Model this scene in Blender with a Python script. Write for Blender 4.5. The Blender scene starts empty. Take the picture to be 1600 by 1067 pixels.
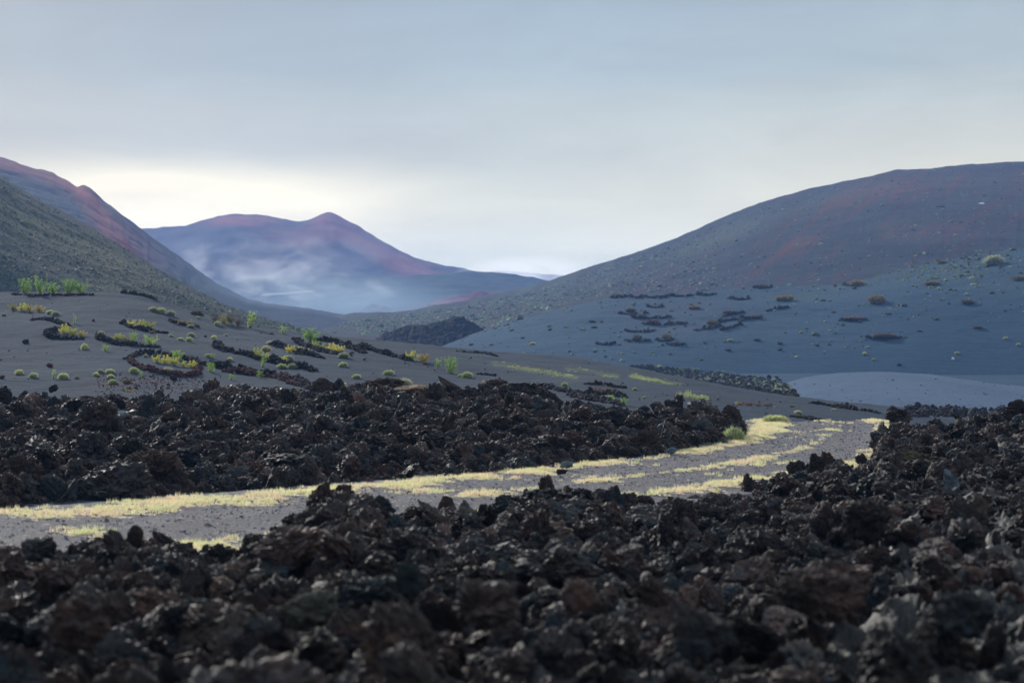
import bpy, bmesh, math, random
import numpy as np
from mathutils import Vector
from mathutils.bvhtree import BVHTree

random.seed(7); RNG = np.random.default_rng(11)
F = 3111.0; HZ = 533.5; EYE = 2.7          # focal length in photo pixels, horizon row, eye height
scene = bpy.context.scene
COL = scene.collection

# ------------------------------------------------------------------ noise
_perm = np.random.default_rng(3).permutation(256).astype(np.int32)
_perm = np.concatenate([_perm, _perm])
_g = np.random.default_rng(5).normal(size=(256, 3)).astype(np.float32)
_g /= np.linalg.norm(_g, axis=1, keepdims=True)
def noise3(p):
    p = np.asarray(p, np.float32)
    i = np.floor(p).astype(np.int32); f = p - i; i &= 255
    u = f * f * f * (f * (f * 6 - 15) + 10)
    out = 0
    for dx in (0, 1):
        wx = u[:, 0] if dx else 1 - u[:, 0]
        a = _perm[(i[:, 0] + dx) & 255]
        for dy in (0, 1):
            wy = u[:, 1] if dy else 1 - u[:, 1]
            b = _perm[(a + i[:, 1] + dy) & 255]
            for dz in (0, 1):
                wz = u[:, 2] if dz else 1 - u[:, 2]
                h = _perm[(b + i[:, 2] + dz) & 255]
                g = _g[h]
                out = out + wx * wy * wz * (g[:, 0] * (f[:, 0] - dx) + g[:, 1] * (f[:, 1] - dy) + g[:, 2] * (f[:, 2] - dz))
    return out * 1.6
def fbm(p, oct=4, lac=2.03, gain=.5):
    a, s, t = 1., 1., 0
    for k in range(oct):
        t = t + a * noise3(p * s + 17.3 * k); a *= gain; s *= lac
    return t
def ridged(p, oct=4, gain=.5):
    a, s, t = 1., 1., 0
    for k in range(oct):
        t = t + a * (1 - 2 * np.abs(noise3(p * s + 9.1 * k))); a *= gain; s *= 2.1
    return t

# ------------------------------------------------------------------ object helpers
def tag(o, label=None, cat=None, group=None, kind=None):
    if label: o['label'] = label
    if cat: o['category'] = cat
    if group: o['group'] = group
    if kind: o['kind'] = kind
    return o
def mesh_np(name, V, Fc, mat, smooth=False, attrs=None):
    V = np.ascontiguousarray(V, np.float32); Fc = np.ascontiguousarray(Fc, np.int32)
    me = bpy.data.meshes.new(name)
    n, k = Fc.shape
    me.vertices.add(len(V)); me.vertices.foreach_set('co', V.ravel())
    me.loops.add(n * k); me.loops.foreach_set('vertex_index', Fc.ravel())
    me.polygons.add(n)
    me.polygons.foreach_set('loop_start', np.arange(0, n * k, k, dtype=np.int32))
    me.polygons.foreach_set('use_smooth', np.full(n, smooth, bool))
    me.update(calc_edges=True)
    if attrs:
        for a, v in attrs.items():
            at = me.attributes.new(a, 'FLOAT', 'POINT'); at.data.foreach_set('value', np.ascontiguousarray(v, np.float32))
    if mat: me.materials.append(mat)
    return me
def obj(name, me, parent=None, loc=None):
    o = bpy.data.objects.new(name, me); COL.objects.link(o)
    if loc is not None: o.location = loc
    if parent: o.parent = parent
    return o
def empty(name, loc):
    o = bpy.data.objects.new(name, None); COL.objects.link(o); o.location = loc; o.empty_display_size = .2
    return o
def grid_faces(nu, nv):
    i = np.arange((nu - 1) * (nv - 1)); a = (i // (nv - 1)) * nv + i % (nv - 1)
    return np.stack([a, a + nv, a + nv + 1, a + 1], 1)
def interp(pts, x):
    p = np.array(pts, float)
    # smooth (Catmull-like) interpolation through monotone x
    return np.interp(x, p[:, 0], p[:, 1])
def smooth_interp(pts, x, w=9, step=3.):
    p = np.array(pts, float)
    xs = np.arange(p[0, 0] - 60, p[-1, 0] + 60, step)
    ys = np.interp(xs, p[:, 0], p[:, 1])
    k = np.hanning(w + 2)[1:-1]; k /= k.sum()
    yp = np.convolve(np.pad(ys, w // 2, mode='edge'), k, mode='valid')
    return np.interp(x, xs, yp)

# ------------------------------------------------------------------ materials
def new_mat(name):
    m = bpy.data.materials.new(name); m.use_nodes = True
    nt = m.node_tree; nt.nodes.clear()
    return m, nt
class N:
    """tiny node builder"""
    def __init__(s, nt): s.nt = nt
    def add(s, t, **kw):
        n = s.nt.nodes.new(t)
        for k, v in kw.items():
            if k.startswith('i_'):
                n.inputs[int(k[2:]) if k[2:].isdigit() else k[2:].replace('_', ' ')].default_value = v
            else: setattr(n, k, v)
        return n
    def link(s, a, b): s.nt.links.new(a, b)
    def noise(s, vec, scale, detail=6, rough=.55, dist=0.):
        n = s.add('ShaderNodeTexNoise'); n.inputs['Scale'].default_value = scale; n.inputs['Detail'].default_value = detail
        n.inputs['Roughness'].default_value = rough; n.inputs['Distortion'].default_value = dist
        if vec: s.link(vec, n.inputs['Vector'])
        return n.outputs['Fac']
    def ramp(s, fac, stops):
        r = s.add('ShaderNodeValToRGB'); cr = r.color_ramp
        while len(cr.elements) > 1: cr.elements.remove(cr.elements[-1])
        for i, (p, c) in enumerate(stops):
            c = (c, c, c, 1) if isinstance(c, (int, float)) else (*c, 1)
            e = cr.elements[0] if i == 0 else cr.elements.new(p)
            e.position = p; e.color = c
        s.link(fac, r.inputs['Fac']); return r.outputs['Color']
    def mix(s, fac, a, b, mode='MIX'):
        n = s.add('ShaderNodeMix', data_type='RGBA', blend_type=mode)
        if isinstance(fac, (int, float)): n.inputs[0].default_value = fac
        else: s.link(fac, n.inputs[0])
        for k, v in ((6, a), (7, b)):
            if isinstance(v, tuple): n.inputs[k].default_value = (*v, 1)
            else: s.link(v, n.inputs[k])
        return n.outputs[2]
    def math(s, op, a, b=None, c=None, clamp=False):
        n = s.add('ShaderNodeMath', operation=op); n.use_clamp = clamp
        for k, v in enumerate((a, b, c)):
            if v is None: continue
            if isinstance(v, (int, float)): n.inputs[k].default_value = v
            else: s.link(v, n.inputs[k])
        return n.outputs[0]
    def attr(s, name):
        n = s.add('ShaderNodeAttribute'); n.attribute_name = name; return n.outputs['Fac']
    def bump(s, h, strength, dist, prev=None):
        n = s.add('ShaderNodeBump'); n.inputs['Strength'].default_value = strength; n.inputs['Distance'].default_value = dist
        s.link(h, n.inputs['Height'])
        if prev: s.link(prev, n.inputs['Normal'])
        return n.outputs['Normal']
    def out(s, col, rough=.9, normal=None, spec=.3, trans=None):
        b = s.add('ShaderNodeBsdfPrincipled')
        if isinstance(col, tuple): b.inputs['Base Color'].default_value = (*col, 1)
        else: s.link(col, b.inputs['Base Color'])
        if isinstance(rough, (int, float)): b.inputs['Roughness'].default_value = rough
        else: s.link(rough, b.inputs['Roughness'])
        b.inputs['Specular IOR Level'].default_value = spec
        if normal: s.link(normal, b.inputs['Normal'])
        o = s.add('ShaderNodeOutputMaterial')
        if trans:
            t = s.add('ShaderNodeBsdfTranslucent')
            if isinstance(col, tuple): t.inputs['Color'].default_value = (*col, 1)
            else: s.link(col, t.inputs['Color'])
            mx = s.add('ShaderNodeMixShader'); mx.inputs[0].default_value = trans
            s.link(b.outputs[0], mx.inputs[1]); s.link(t.outputs[0], mx.inputs[2]); s.link(mx.outputs[0], o.inputs['Surface'])
        else: s.link(b.outputs[0], o.inputs['Surface'])
        return b

def mat_lava(name, bright=1., object_coords=True, brown=.5):
    m, nt = new_mat(name); n = N(nt)
    tc = n.add('ShaderNodeTexCoord'); geo = n.add('ShaderNodeNewGeometry')
    vec = geo.outputs['Position']
    oi = n.add('ShaderNodeObjectInfo')
    b = bright * .98
    big = n.noise(vec, 1.3, 5, .6)
    mid = n.noise(vec, 5.5, 6, .65)
    fine = n.noise(vec, 38, 5, .7)
    c0 = n.ramp(big, [(.3, (.007*b, .006*b, .0065*b)), (.5, (.017*b, .012*b, .0108*b)), (.7, (.050*b, .030*b, .024*b))])
    c1 = n.mix(n.ramp(mid, [(.5, 0.), (.66, .8)]), c0, (.017*b, .023*b, .029*b))
    # per-rock colour variety; its extremes paint in highlights and black gaps
    rr = n.ramp(oi.outputs['Random'], [(0, (.35, .35, .38)), (.2, (1.6, 1.15, 1.0)), (.4, (.55, .56, .6)), (.55, (2.3, 1.9, 1.8)), (.68, (.8, 1.3, 1.6)), (.78, (1.2, 2.0, 2.5)), (.86, (1.8, 1.4, 1.2)), (.93, (3.2, 3.2, 3.3)), (1, (4.6, 4.5, 4.2))])
    c2 = n.mix(1., c1, rr, 'MULTIPLY')
    lich = n.math('MULTIPLY', n.ramp(n.noise(vec, 3.1, 7, .7, .4), [(.63, 0.), (.70, 1.)]), n.ramp(fine, [(.45, 0.), (.6, 1.)]))
    c3 = n.mix(n.math('MULTIPLY', lich, .55), c2, (.13*b, .13*b, .105*b))
    rust = n.ramp(n.noise(vec, .9, 6, .6, .6), [(.62, 0.), (.72, .7)])
    c4 = n.mix(rust, c3, (.075*b, .042*b, .028*b))
    c5 = n.mix(n.ramp(fine, [(.3, .75), (.55, 0.)]), c4, (.004, .004, .005))
    hb = n.math('ADD', n.math('MULTIPLY', fine, .35), n.noise(vec, 14, 4, .6))
    nm = n.bump(hb, 1., .035)
    n.out(c5, n.ramp(mid, [(.3, .42), (.7, .85)]), nm, .33)
    return m

def mat_ground(name, base, dark, pale, ripple=0., rscale=1., red=(.16, .05, .035), green=(.07, .09, .03), s=1., pebble=1.):
    m, nt = new_mat(name); n = N(nt)
    vec = n.add('ShaderNodeNewGeometry').outputs['Position']
    c = n.ramp(n.noise(vec, .05 * s, 7, .6, .5), [(.3, dark), (.5, base), (.72, pale)])
    grit = n.noise(vec, 3.2 * s, 6, .75)
    c = n.mix(n.ramp(grit, [(.35, .45), (.6, 0.)]), c, tuple(x * .5 for x in dark))
    c = n.mix(n.ramp(n.noise(vec, 1.1 * s, 8, .75), [(.60, 0.), (.72, .35)]), c, tuple(x * 1.5 for x in pale))
    pn = n.noise(vec, .25 * s, 8, .7, .8)
    c = n.mix(n.math('MULTIPLY', n.attr('red'), n.ramp(pn, [(.3, .35), (.65, 1.)])), c, red)
    gn = n.noise(vec, 1.6 * s, 6, .8)
    c = n.mix(n.math('MULTIPLY', n.attr('green'), n.ramp(gn, [(.42, .1), (.6, 1.)])), c, green)
    c = n.mix(n.attr('pale'), c, tuple(min(1, x * 2.3) for x in pale))
    h = n.math('MULTIPLY', grit, pebble)
    if ripple:
        w = n.add('ShaderNodeTexWave', wave_type='BANDS', bands_direction='DIAGONAL'); w.inputs['Scale'].default_value = rscale
        w.inputs['Distortion'].default_value = 5.; w.inputs['Detail'].default_value = 3.; w.inputs['Detail Scale'].default_value = .8
        mp = n.add('ShaderNodeMapping'); mp.inputs['Scale'].default_value = (.35, 1., 1.)
        n.link(vec, mp.inputs['Vector']); n.link(mp.outputs[0], w.inputs['Vector'])
        h = n.math('ADD', h, n.math('MULTIPLY', w.outputs['Fac'], ripple))
    nm = n.bump(h, .7, .06 / s ** .4)
    n.out(c, 1., nm, .05)
    return m

def mat_leaf(name, c1, c2, scale=3., trans=.5, rough=.7):
    m, nt = new_mat(name); n = N(nt)
    vec = n.add('ShaderNodeNewGeometry').outputs['Position']
    oi = n.add('ShaderNodeObjectInfo')
    c = n.ramp(n.noise(vec, scale, 3, .6), [(.35, c1), (.65, c2)])
    c = n.mix(1., c, n.ramp(oi.outputs['Random'], [(0, (.75, .8, .75)), (.5, (1, 1, 1)), (1, (1.25, 1.15, 1.0))]), 'MULTIPLY')
    n.out(c, rough, None, .2, trans)
    return m
def mat_flat(name, c, c2, scale, rough=.9):
    m, nt = new_mat(name); n = N(nt)
    vec = n.add('ShaderNodeNewGeometry').outputs['Position']
    col = n.ramp(n.noise(vec, scale, 6, .65), [(.35, c), (.65, c2)])
    n.out(col, rough, n.bump(n.noise(vec, scale * 5, 5, .7), .9, .03), .25)
    return m

M = {}
M['lava'] = mat_lava('lava_rock')
M['wallrock'] = mat_flat('dark_basalt', (.010, .010, .012), (.035, .030, .032), 4)
M['redrock'] = mat_flat('red_basalt', (.025, .012, .012), (.085, .035, .030), 4)
M['cushion'] = mat_leaf('cushion_leaf', (.34, .40, .20), (.60, .64, .36), 2)
M['cushion_grey'] = mat_leaf('grey_cushion_leaf', (.28, .31, .22), (.46, .48, .34), 2)
M['green'] = mat_leaf('bright_leaf', (.20, .36, .08), (.38, .54, .14), 2, .5)
M['vine'] = mat_leaf('yellow_leaf', (.36, .42, .08), (.66, .60, .12), 1.5, .5)
M['vinebrown'] = mat_leaf('autumn_leaf', (.26, .20, .07), (.50, .46, .12), 1.5, .45)
M['pink'] = mat_leaf('dry_twig', (.13, .08, .07), (.24, .17, .14), 2, .3)
M['tan'] = mat_leaf('dry_tuft', (.16, .13, .07), (.28, .22, .11), 2, .3)
M['stem'] = mat_flat('stem', (.05, .05, .03), (.09, .08, .05), 8)
M['darkscrub'] = mat_leaf('dark_scrub', (.02, .032, .020), (.045, .06, .03), .5, .2)
M['palescrub'] = mat_leaf('pale_scrub', (.13, .19, .11), (.24, .30, .18), .5, .3)

# ------------------------------------------------------------------ rocks
def ico(sub):
    bm = bmesh.new(); bmesh.ops.create_icosphere(bm, subdivisions=sub, radius=1)
    V = np.array([v.co[:] for v in bm.verts], np.float32); Fc = np.array([[v.index for v in f.verts] for f in bm.faces], np.int32)
    bm.free(); return V, Fc
ICO = {k: ico(k) for k in (1, 2, 3, 4, 5, 6)}
def rock_verts(seed, sub=5, rough=1., sq=(1, 1, .75)):
    """a broken block: a few blunt fracture planes, then lumps and pits"""
    V, Fc = ICO[sub]; o = seed * 13.7 + 3; q = np.random.default_rng(seed + 500)
    nrm = q.normal(size=(11, 3)); nrm /= np.linalg.norm(nrm, axis=1, keepdims=True); hh = q.uniform(.62, 1., 11)
    dt = np.clip(V @ nrm.T, .08, None); rr = hh[None] / dt
    r = (rr ** -3.6).sum(1) ** (-1 / 3.6) * 1.3
    r = np.minimum(r, 1.35)
    W = V * r[:, None]
    d = .22 * fbm(W * 1.3 + o, 2) - .13 * (ridged(W * 2.2 + o, 2) - .6) - .085 * ridged(W * 5.2 + o, 2)
    if sub > 3: d = d - .038 * ridged(W * 12 + o, 2) - .30 * np.clip(fbm(W * 4.6 + o + 50, 2) - .30, 0, .6) - .10 * np.clip(noise3(W * 13 + o) - .25, 0, 1)
    W = V * (r + d * rough)[:, None]
    W = W + .10 * rough * np.stack([noise3(V * 2.5 + o + 5), noise3(V * 2.5 + o + 25), noise3(V * 2.5 + o + 45)], 1)
    W = W * np.array(sq, np.float32)
    return (W / np.abs(W).max()).astype(np.float32), Fc
def rot_mats(e):
    cx, cy, cz = np.cos(e).T; sx, sy, sz = np.sin(e).T
    R = np.empty((len(e), 3, 3), np.float32)
    R[:, 0, 0] = cz * cy; R[:, 0, 1] = cz * sy * sx - sz * cx; R[:, 0, 2] = cz * sy * cx + sz * sx
    R[:, 1, 0] = sz * cy; R[:, 1, 1] = sz * sy * sx + cz * cx; R[:, 1, 2] = sz * sy * cx - cz * sx
    R[:, 2, 0] = -sy; R[:, 2, 1] = cy * sx; R[:, 2, 2] = cy * cx
    return R
def merge(protos, pos, eul, scl, pick):
    """copies of small meshes baked into one V, F"""
    Vs, Fs, off = [], [], 0
    R = rot_mats(eul)
    for k, (V, Fc) in enumerate(protos):
        ii = np.nonzero(pick == k)[0]
        if len(ii) == 0: continue
        W = np.einsum('nij,nvj->nvi', R[ii], V[None] * scl[ii][:, None, :]) + pos[ii][:, None, :]
        Vs.append(W.reshape(-1, 3))
        Fs.append((Fc[None] + (np.arange(len(ii)) * len(V))[:, None, None] + off).reshape(-1, Fc.shape[1])); off += len(ii) * len(V)
    return np.concatenate(Vs), np.concatenate(Fs)

# prototypes referenced by the lava rubble's geometry nodes
PROTO = []
for k in range(12):
    sq = [(1, 1, .8), (1, .7, .6), (1, .8, 1.), (1, .9, .4)][k % 4]
    V, Fc = rock_verts(k, 5, 1.0, sq)
    PROTO.append(bpy.data.objects.new('lava_clinker', mesh_np('lava_clinker', V, Fc, M['lava'])))
SMALLROCK = [rock_verts(40 + k, 2, .8, (1, .8, .7)) for k in range(6)]
MIDROCK = [rock_verts(60 + k, 3, 1., (1, .85, .75)) for k in range(6)]

def rubble_group():
    g = bpy.data.node_groups.new('rubble', 'GeometryNodeTree')
    g.interface.new_socket('Geometry', in_out='INPUT', socket_type='NodeSocketGeometry')
    g.interface.new_socket('Geometry', in_out='OUTPUT', socket_type='NodeSocketGeometry')
    gi = g.nodes.new('NodeGroupInput'); go = g.nodes.new('NodeGroupOutput')
    join = g.nodes.new('GeometryNodeJoinGeometry')
    for p in reversed(PROTO):
        oi = g.nodes.new('GeometryNodeObjectInfo'); oi.inputs['Object'].default_value = p; oi.inputs['As Instance'].default_value = True
        g.links.new(oi.outputs['Geometry'], join.inputs[0])
    iop = g.nodes.new('GeometryNodeInstanceOnPoints'); iop.inputs['Pick Instance'].default_value = True
    sep = g.nodes.new('GeometryNodeSeparateGeometry'); sep.domain = 'POINT'
    def na(name, t):
        n = g.nodes.new('GeometryNodeInputNamedAttribute'); n.data_type = t; n.inputs['Name'].default_value = name; return n.outputs[0]
    g.links.new(gi.outputs[0], sep.inputs['Geometry']); g.links.new(na('isrock', 'BOOLEAN'), sep.inputs['Selection'])
    g.links.new(sep.outputs[0], iop.inputs['Points']); g.links.new(join.outputs[0], iop.inputs['Instance'])
    g.links.new(na('pick', 'INT'), iop.inputs['Instance Index'])
    e2r = g.nodes.new('FunctionNodeEulerToRotation'); g.links.new(na('eul', 'FLOAT_VECTOR'), e2r.inputs[0])
    g.links.new(e2r.outputs[0], iop.inputs['Rotation']); g.links.new(na('scl', 'FLOAT_VECTOR'), iop.inputs['Scale'])
    j2 = g.nodes.new('GeometryNodeJoinGeometry')
    g.links.new(iop.outputs[0], j2.inputs[0]); g.links.new(sep.outputs[1], j2.inputs[0]); g.links.new(j2.outputs[0], go.inputs[0])
    return g
RUB = rubble_group()
def rubble(name, V, Fc, pos, eul, scl, mat):
    """a rough base sheet plus loose clinker resting on it, one object"""
    n0 = len(V)
    me = mesh_np(name, np.concatenate([V, pos]), Fc, mat, True)
    n = len(V) + len(pos)
    a = me.attributes.new('isrock', 'BOOLEAN', 'POINT'); b = np.zeros(n, bool); b[n0:] = True; a.data.foreach_set('value', b)
    a = me.attributes.new('pick', 'INT', 'POINT'); b = np.zeros(n, np.int32); b[n0:] = RNG.integers(0, len(PROTO), len(pos)); a.data.foreach_set('value', b)
    for nm, v in (('eul', eul), ('scl', scl)):
        a = me.attributes.new(nm, 'FLOAT_VECTOR', 'POINT'); b = np.zeros((n, 3), np.float32); b[n0:] = v; a.data.foreach_set('vector', b.ravel())
    o = obj(name, me); md = o.modifiers.new('rubble', 'NODES'); md.node_group = RUB
    return o

# ------------------------------------------------------------------ terrain
BV = {}
def surf(name, V, Fc):
    BV[name] = BVHTree.FromPolygons([tuple(v) for v in V.tolist()], Fc.tolist())
def ray(px, py, names):
    d = Vector(((px - 800) / F, 1, (HZ - py) / F)).normalized(); o = Vector((0, 0, EYE)); best = None
    for nm in names:
        h = BV[nm].ray_cast(o, d)
        if h[0] is not None and (best is None or h[3] < best[1]): best = (h[0], h[3])
    return best[0] if best else None
def drop(x, y, names):
    best = None
    for nm in names:
        h = BV[nm].ray_cast(Vector((x, y, 400)), Vector((0, 0, -1)))
        if h[0] is not None and (best is None or h[0].z > best): best = h[0].z
    return best

def pyof(z, d): return HZ - (z - EYE) * F / d
def hill(name, sil, Dc, Dt, toez, rng, nu, nv, mat, amp=1., freq=.01, back=1.0, paint=None, convex=.35, gully=0., w=9, label='', cat='hill', key=None, jag=0.):
    px = np.linspace(rng[0], rng[1], nu)
    spy = smooth_interp(sil, px, w)
    dc = interp(Dc, px) if isinstance(Dc, list) else np.full(nu, float(Dc))
    dt = interp(Dt, px) if isinstance(Dt, list) else np.full(nu, float(Dt))
    zc = EYE + (HZ - spy) / F * dc
    vf = np.linspace(0, 1, nv); vb = 1 + np.linspace(0, back, max(8, nv // 4))[1:]
    v = np.concatenate([vf, vb]); nvv = len(v)
    Dd = dt[:, None] + (dc - dt)[:, None] * v[None]
    s = np.where(v < 1, (1 - convex) * v + convex * v * (2 - v), 1 - 1.0 * (v - 1) ** 1.3)
    if isinstance(toez, list): toez = interp(toez, px)[:, None]
    zs = EYE + (HZ - smooth_interp(sil, px, 41)) / F * dc
    zce = zs[:, None] + (zc - zs)[:, None] * np.clip(v, 0, 1)[None] ** 9
    Z = toez + (zce - toez) * s[None]
    X = (px[:, None] - 800) / F * Dd
    P = np.stack([X.ravel(), Dd.ravel(), np.zeros(X.size)], 1)
    env = np.clip(np.minimum(v * 5, 1), 0, 1)[None] * np.ones((nu, 1))
    nz = fbm(P * freq, 6) * amp
    if gully: nz = nz + gully * ridged(np.stack([px.repeat(nvv) * .035, Dd.ravel() * .004, np.zeros(X.size)], 1) + .4 * fbm(P * freq, 2)[:, None], 2)
    if jag: nz = nz + jag * ridged(P * freq * 6, 4)
    Z = Z + nz.reshape(Z.shape) * env
    V = np.stack([X, Dd, Z], 2).reshape(-1, 3)
    Fc = grid_faces(nu, nvv)[:, ::-1]
    pyv = pyof(Z, Dd).ravel(); pxv = np.repeat(px, nvv)
    at = dict(red=np.zeros(len(V)), green=np.zeros(len(V)), pale=np.zeros(len(V)))
    if paint: at.update(paint(pxv, pyv, V, np.tile(v, nu)))
    me = mesh_np(name, V, Fc, mat, True, at)
    o = obj(name, me); tag(o, label, cat, None, 'structure'); surf(key, V, Fc)
    return o
def blob(px, py, cx, cy, sx, sy, ang=0.):
    a = math.radians(ang); dx, dy = px - cx, py - cy
    u = dx * math.cos(a) + dy * math.sin(a); w = -dx * math.sin(a) + dy * math.cos(a)
    return np.exp(-(u / sx) ** 2 - (w / sy) ** 2)

sandm = mat_ground('black_cinder_sand', (.030, .060, .100), (.024, .050, .086), (.038, .070, .112), .5, .9)  # black sand tinted with the same haze blue as the right slope
sand2 = mat_ground('right_slope_sand', (.030, .064, .110), (.023, .053, .095), (.038, .076, .124), .3, .25, s=.5)  # blue of the distance haze is mixed into this sand colour
dune = mat_ground('pale_cinder_sand', (.078, .116, .184), (.064, .098, .160), (.090, .130, .204), .4, .5, s=.6)
hillg = mat_ground('left_scrub_slope', (.009, .016, .015), (.005, .009, .012), (.017, .022, .016), 0, 1, red=(.17, .085, .035), s=.8, green=(.085, .085, .028))
hillr = mat_ground('red_cinder_slope', (.016, .022, .042), (.010, .016, .034), (.025, .029, .050), 0, 1, red=(.34, .065, .055), s=.12)
hillG = mat_ground('big_hill_cinder', (.012, .016, .030), (.007, .010, .022), (.020, .022, .038), 0, 1, red=(.10, .036, .030), s=.35, green=(.085, .100, .045))
hillD = mat_ground('far_cinder', (.018, .016, .032), (.011, .011, .026), (.032, .022, .038), 0, 1, red=(.34, .075, .055), s=.03)

# ground: one sheet to the horizon, at the level of the valley floor
gx = np.concatenate([-np.geomspace(3400, 40, 40), np.linspace(-30, 30, 12), np.geomspace(40, 3400, 40)])
gy = np.concatenate([-np.geomspace(1500, 40, 20), np.linspace(-30, 600, 60), np.geomspace(640, 3500, 30)])
GX, GY = np.meshgrid(gx, gy, indexing='ij')
GV = np.stack([GX.ravel(), GY.ravel(), np.full(GX.size, -2.2)], 1)
GV[:, 2] += .25 * fbm(GV * .02, 3)
GF = grid_faces(len(gx), len(gy))[:, ::-1]
gnd = obj('ground', mesh_np('ground', GV, GF, sandm, True, dict(red=np.zeros(len(GV)), green=np.zeros(len(GV)), pale=np.zeros(len(GV)))))
tag(gnd, 'black volcanic sand floor of the valley', 'ground', None, 'structure'); surf('ground', GV, GF)

# near ground + left sand slope, road level z = 0
A_sil = [(-900, 440), (-300, 446), (0, 454), (60, 455), (140, 455), (200, 459), (240, 467), (300, 487), (350, 503), (400, 511), (500, 523), (600, 532), (700, 543), (800, 554), (900, 562), (1000, 577), (1060, 590), (1125, 604), (1200, 619), (1266, 629), (1370, 645), (1600, 668), (2400, 700)]
A_dc = [(-900, 160), (0, 138), (300, 132), (500, 128), (700, 126), (900, 122), (1100, 113), (1370, 101), (1600, 96), (2400, 90)]
nu, na = 900, 330
px = np.linspace(-900, 2400, nu)
dlist = np.concatenate([np.linspace(-1, 0, 30, endpoint=False), np.linspace(0, 1, 210), 1 + np.linspace(0, 1, 91)[1:]])
zc = EYE + (HZ - smooth_interp(A_sil, px, 15)) / F * interp(A_dc, px)
dcr = interp(A_dc, px); dto = interp([(-900, 88), (0, 84), (400, 80), (800, 74), (1200, 72), (1400, 68), (2400, 66)], px)
near = 3.0
v = dlist[None]
Dd = np.where(v < 0, near + (dto[:, None] - near) * (v + 1), np.where(v <= 1, dto[:, None] + (dcr - dto)[:, None] * v, dcr[:, None] + 70 * (v - 1)))
ss = np.clip(v, 0, 1); prof = ss ** 1.25
Z = np.where(v < 0, 0, np.where(v <= 1, (zc[:, None]) * prof, 0))
zb = np.clip(v - 1, 0, 1); Z = np.where(v > 1, zc[:, None] + (-3.0 - zc[:, None]) * (zb * zb * (3 - 2 * zb)), Z)
X = (px[:, None] - 800) / F * Dd
P = np.stack([X.ravel(), Dd.ravel(), np.zeros(X.size)], 1)
env = np.clip((Dd - 60) / 20, 0, 1)
Z = Z + env * (.22 * fbm(P * .07, 4) + .05 * fbm(P * .45, 3)).reshape(Z.shape)
dip = np.clip((Dd - 66.5) / 5, 0, 1) * np.clip((96 - Dd) / 18, 0, 1) * np.clip((px[:, None] - 950) / 200, 0, 1); Z = Z - .45 * dip * dip * (3 - 2 * dip)
# side edges sink away
edge = np.clip(np.minimum((px + 900) / 350, (2400 - px) / 350), 0, 1)[:, None]
Z = Z * edge + (1 - edge) * -3.0
V = np.stack([X, Dd, Z], 2).reshape(-1, 3); Fc = grid_faces(nu, len(dlist))[:, ::-1]
pyv = pyof(Z, Dd).ravel(); pxv = np.repeat(px, len(dlist))
def strip(pts, w):
    """soft band along a pixel polyline"""
    r = np.full(len(pxv), 1e9)
    for (x0, y0), (x1, y1) in zip(pts[:-1], pts[1:]):
        t = np.clip(((pxv - x0) * (x1 - x0) + (pyv - y0) * (y1 - y0)) / ((x1 - x0) ** 2 + (y1 - y0) ** 2), 0, 1)
        r = np.minimum(r, np.hypot(pxv - x0 - t * (x1 - x0), (pyv - y0 - t * (y1 - y0)) * 1.0))
    return np.exp(-(r / w) ** 2)
nf = np.clip(.5 + .8 * fbm(V * np.array([.35, .15, .35]), 3), 0, 1)
far = (Dd.ravel() > 70)
gr = .7 * (strip([(770, 568), (830, 578), (900, 590)], 3.5) + strip([(885, 576), (930, 582), (965, 588)], 3) + .9 * strip([(985, 588), (1030, 596), (1065, 600)], 3)
      + .8 * strip([(1065, 618), (1100, 622)], 3) + .4 * strip([(900, 588), (960, 590)], 2)) * far
dk = (strip([(905, 600), (950, 600), (985, 607)], 4) + strip([(1060, 612), (1000, 606)], 3)) * far
rd = (.8 * blob(pxv, pyv, 190, 600, 60, 10) + .5 * blob(pxv, pyv, 260, 598, 60, 12) + .5 * blob(pxv, pyv, 1175, 628, 30, 5) + .35 * blob(pxv, pyv, 940, 610, 25, 6)) * far
A_at = dict(red=np.clip(rd, 0, 1) * .35 * nf, green=np.clip(gr, 0, 1) * (.35 + .65 * nf), pale=np.clip(blob(pxv, pyv, 240, 612, 80, 10) * far, 0, 1) * .12 * nf)
asand = mat_ground('slope_sand', (.036, .050, .073), (.028, .040, .060), (.044, .058, .083), .55, 1.1, red=(.12, .05, .04), green=(.27, .30, .12), s=1.6)
sl = obj('slope', mesh_np('slope', V, Fc, asand, True, A_at)); surf('A', V, Fc)
tag(sl, 'dark cinder sand slope with shrubs and low stone walls behind the lava field', 'slope', None, 'structure')

def pB(px, py, V, v):
    n = np.clip(.5 + .9 * fbm(V * .02, 4), 0, 1)
    return dict(red=.55 * blob(px, py, 185, 428, 60, 26, 35) * n, green=np.clip(.25 + .7 * blob(px, py, 150, 420, 170, 45, 35) * n + .35 * n, 0, 1))
hill('hill', [(-700, -60), (-100, 198), (0, 275), (60, 312), (130, 352), (190, 385), (250, 418), (300, 446), (350, 470), (420, 495), (480, 512), (540, 527), (600, 540), (700, 560)], 430, 280, -3, (-700, 720), 500, 160, hillg,
     amp=1.2, freq=.02, paint=pB, key='B', jag=.12, gully=.0, label='dark green scrub-covered hillside falling from the left edge')
def pC(px, py, V, v):
    n = np.clip(.5 + .9 * fbm(V * .008, 4), 0, 1)
    sil = np.interp(px, [-100, 0, 85, 130, 240, 400], [225, 245, 270, 290, 375, 470])
    r = .95 * np.exp(-((py - sil) / 18) ** 2) * np.clip((170 - px) / 60, 0, 1) + 1.0 * blob(px, py, 160, 345, 62, 14, 52) + .5 * blob(px, py, 200, 385, 60, 30, 45)
    return dict(red=np.clip(r, 0, 1) * (.55 + .45 * n), green=.25 * blob(px, py, 80, 320, 80, 30, 30) * n)
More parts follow.
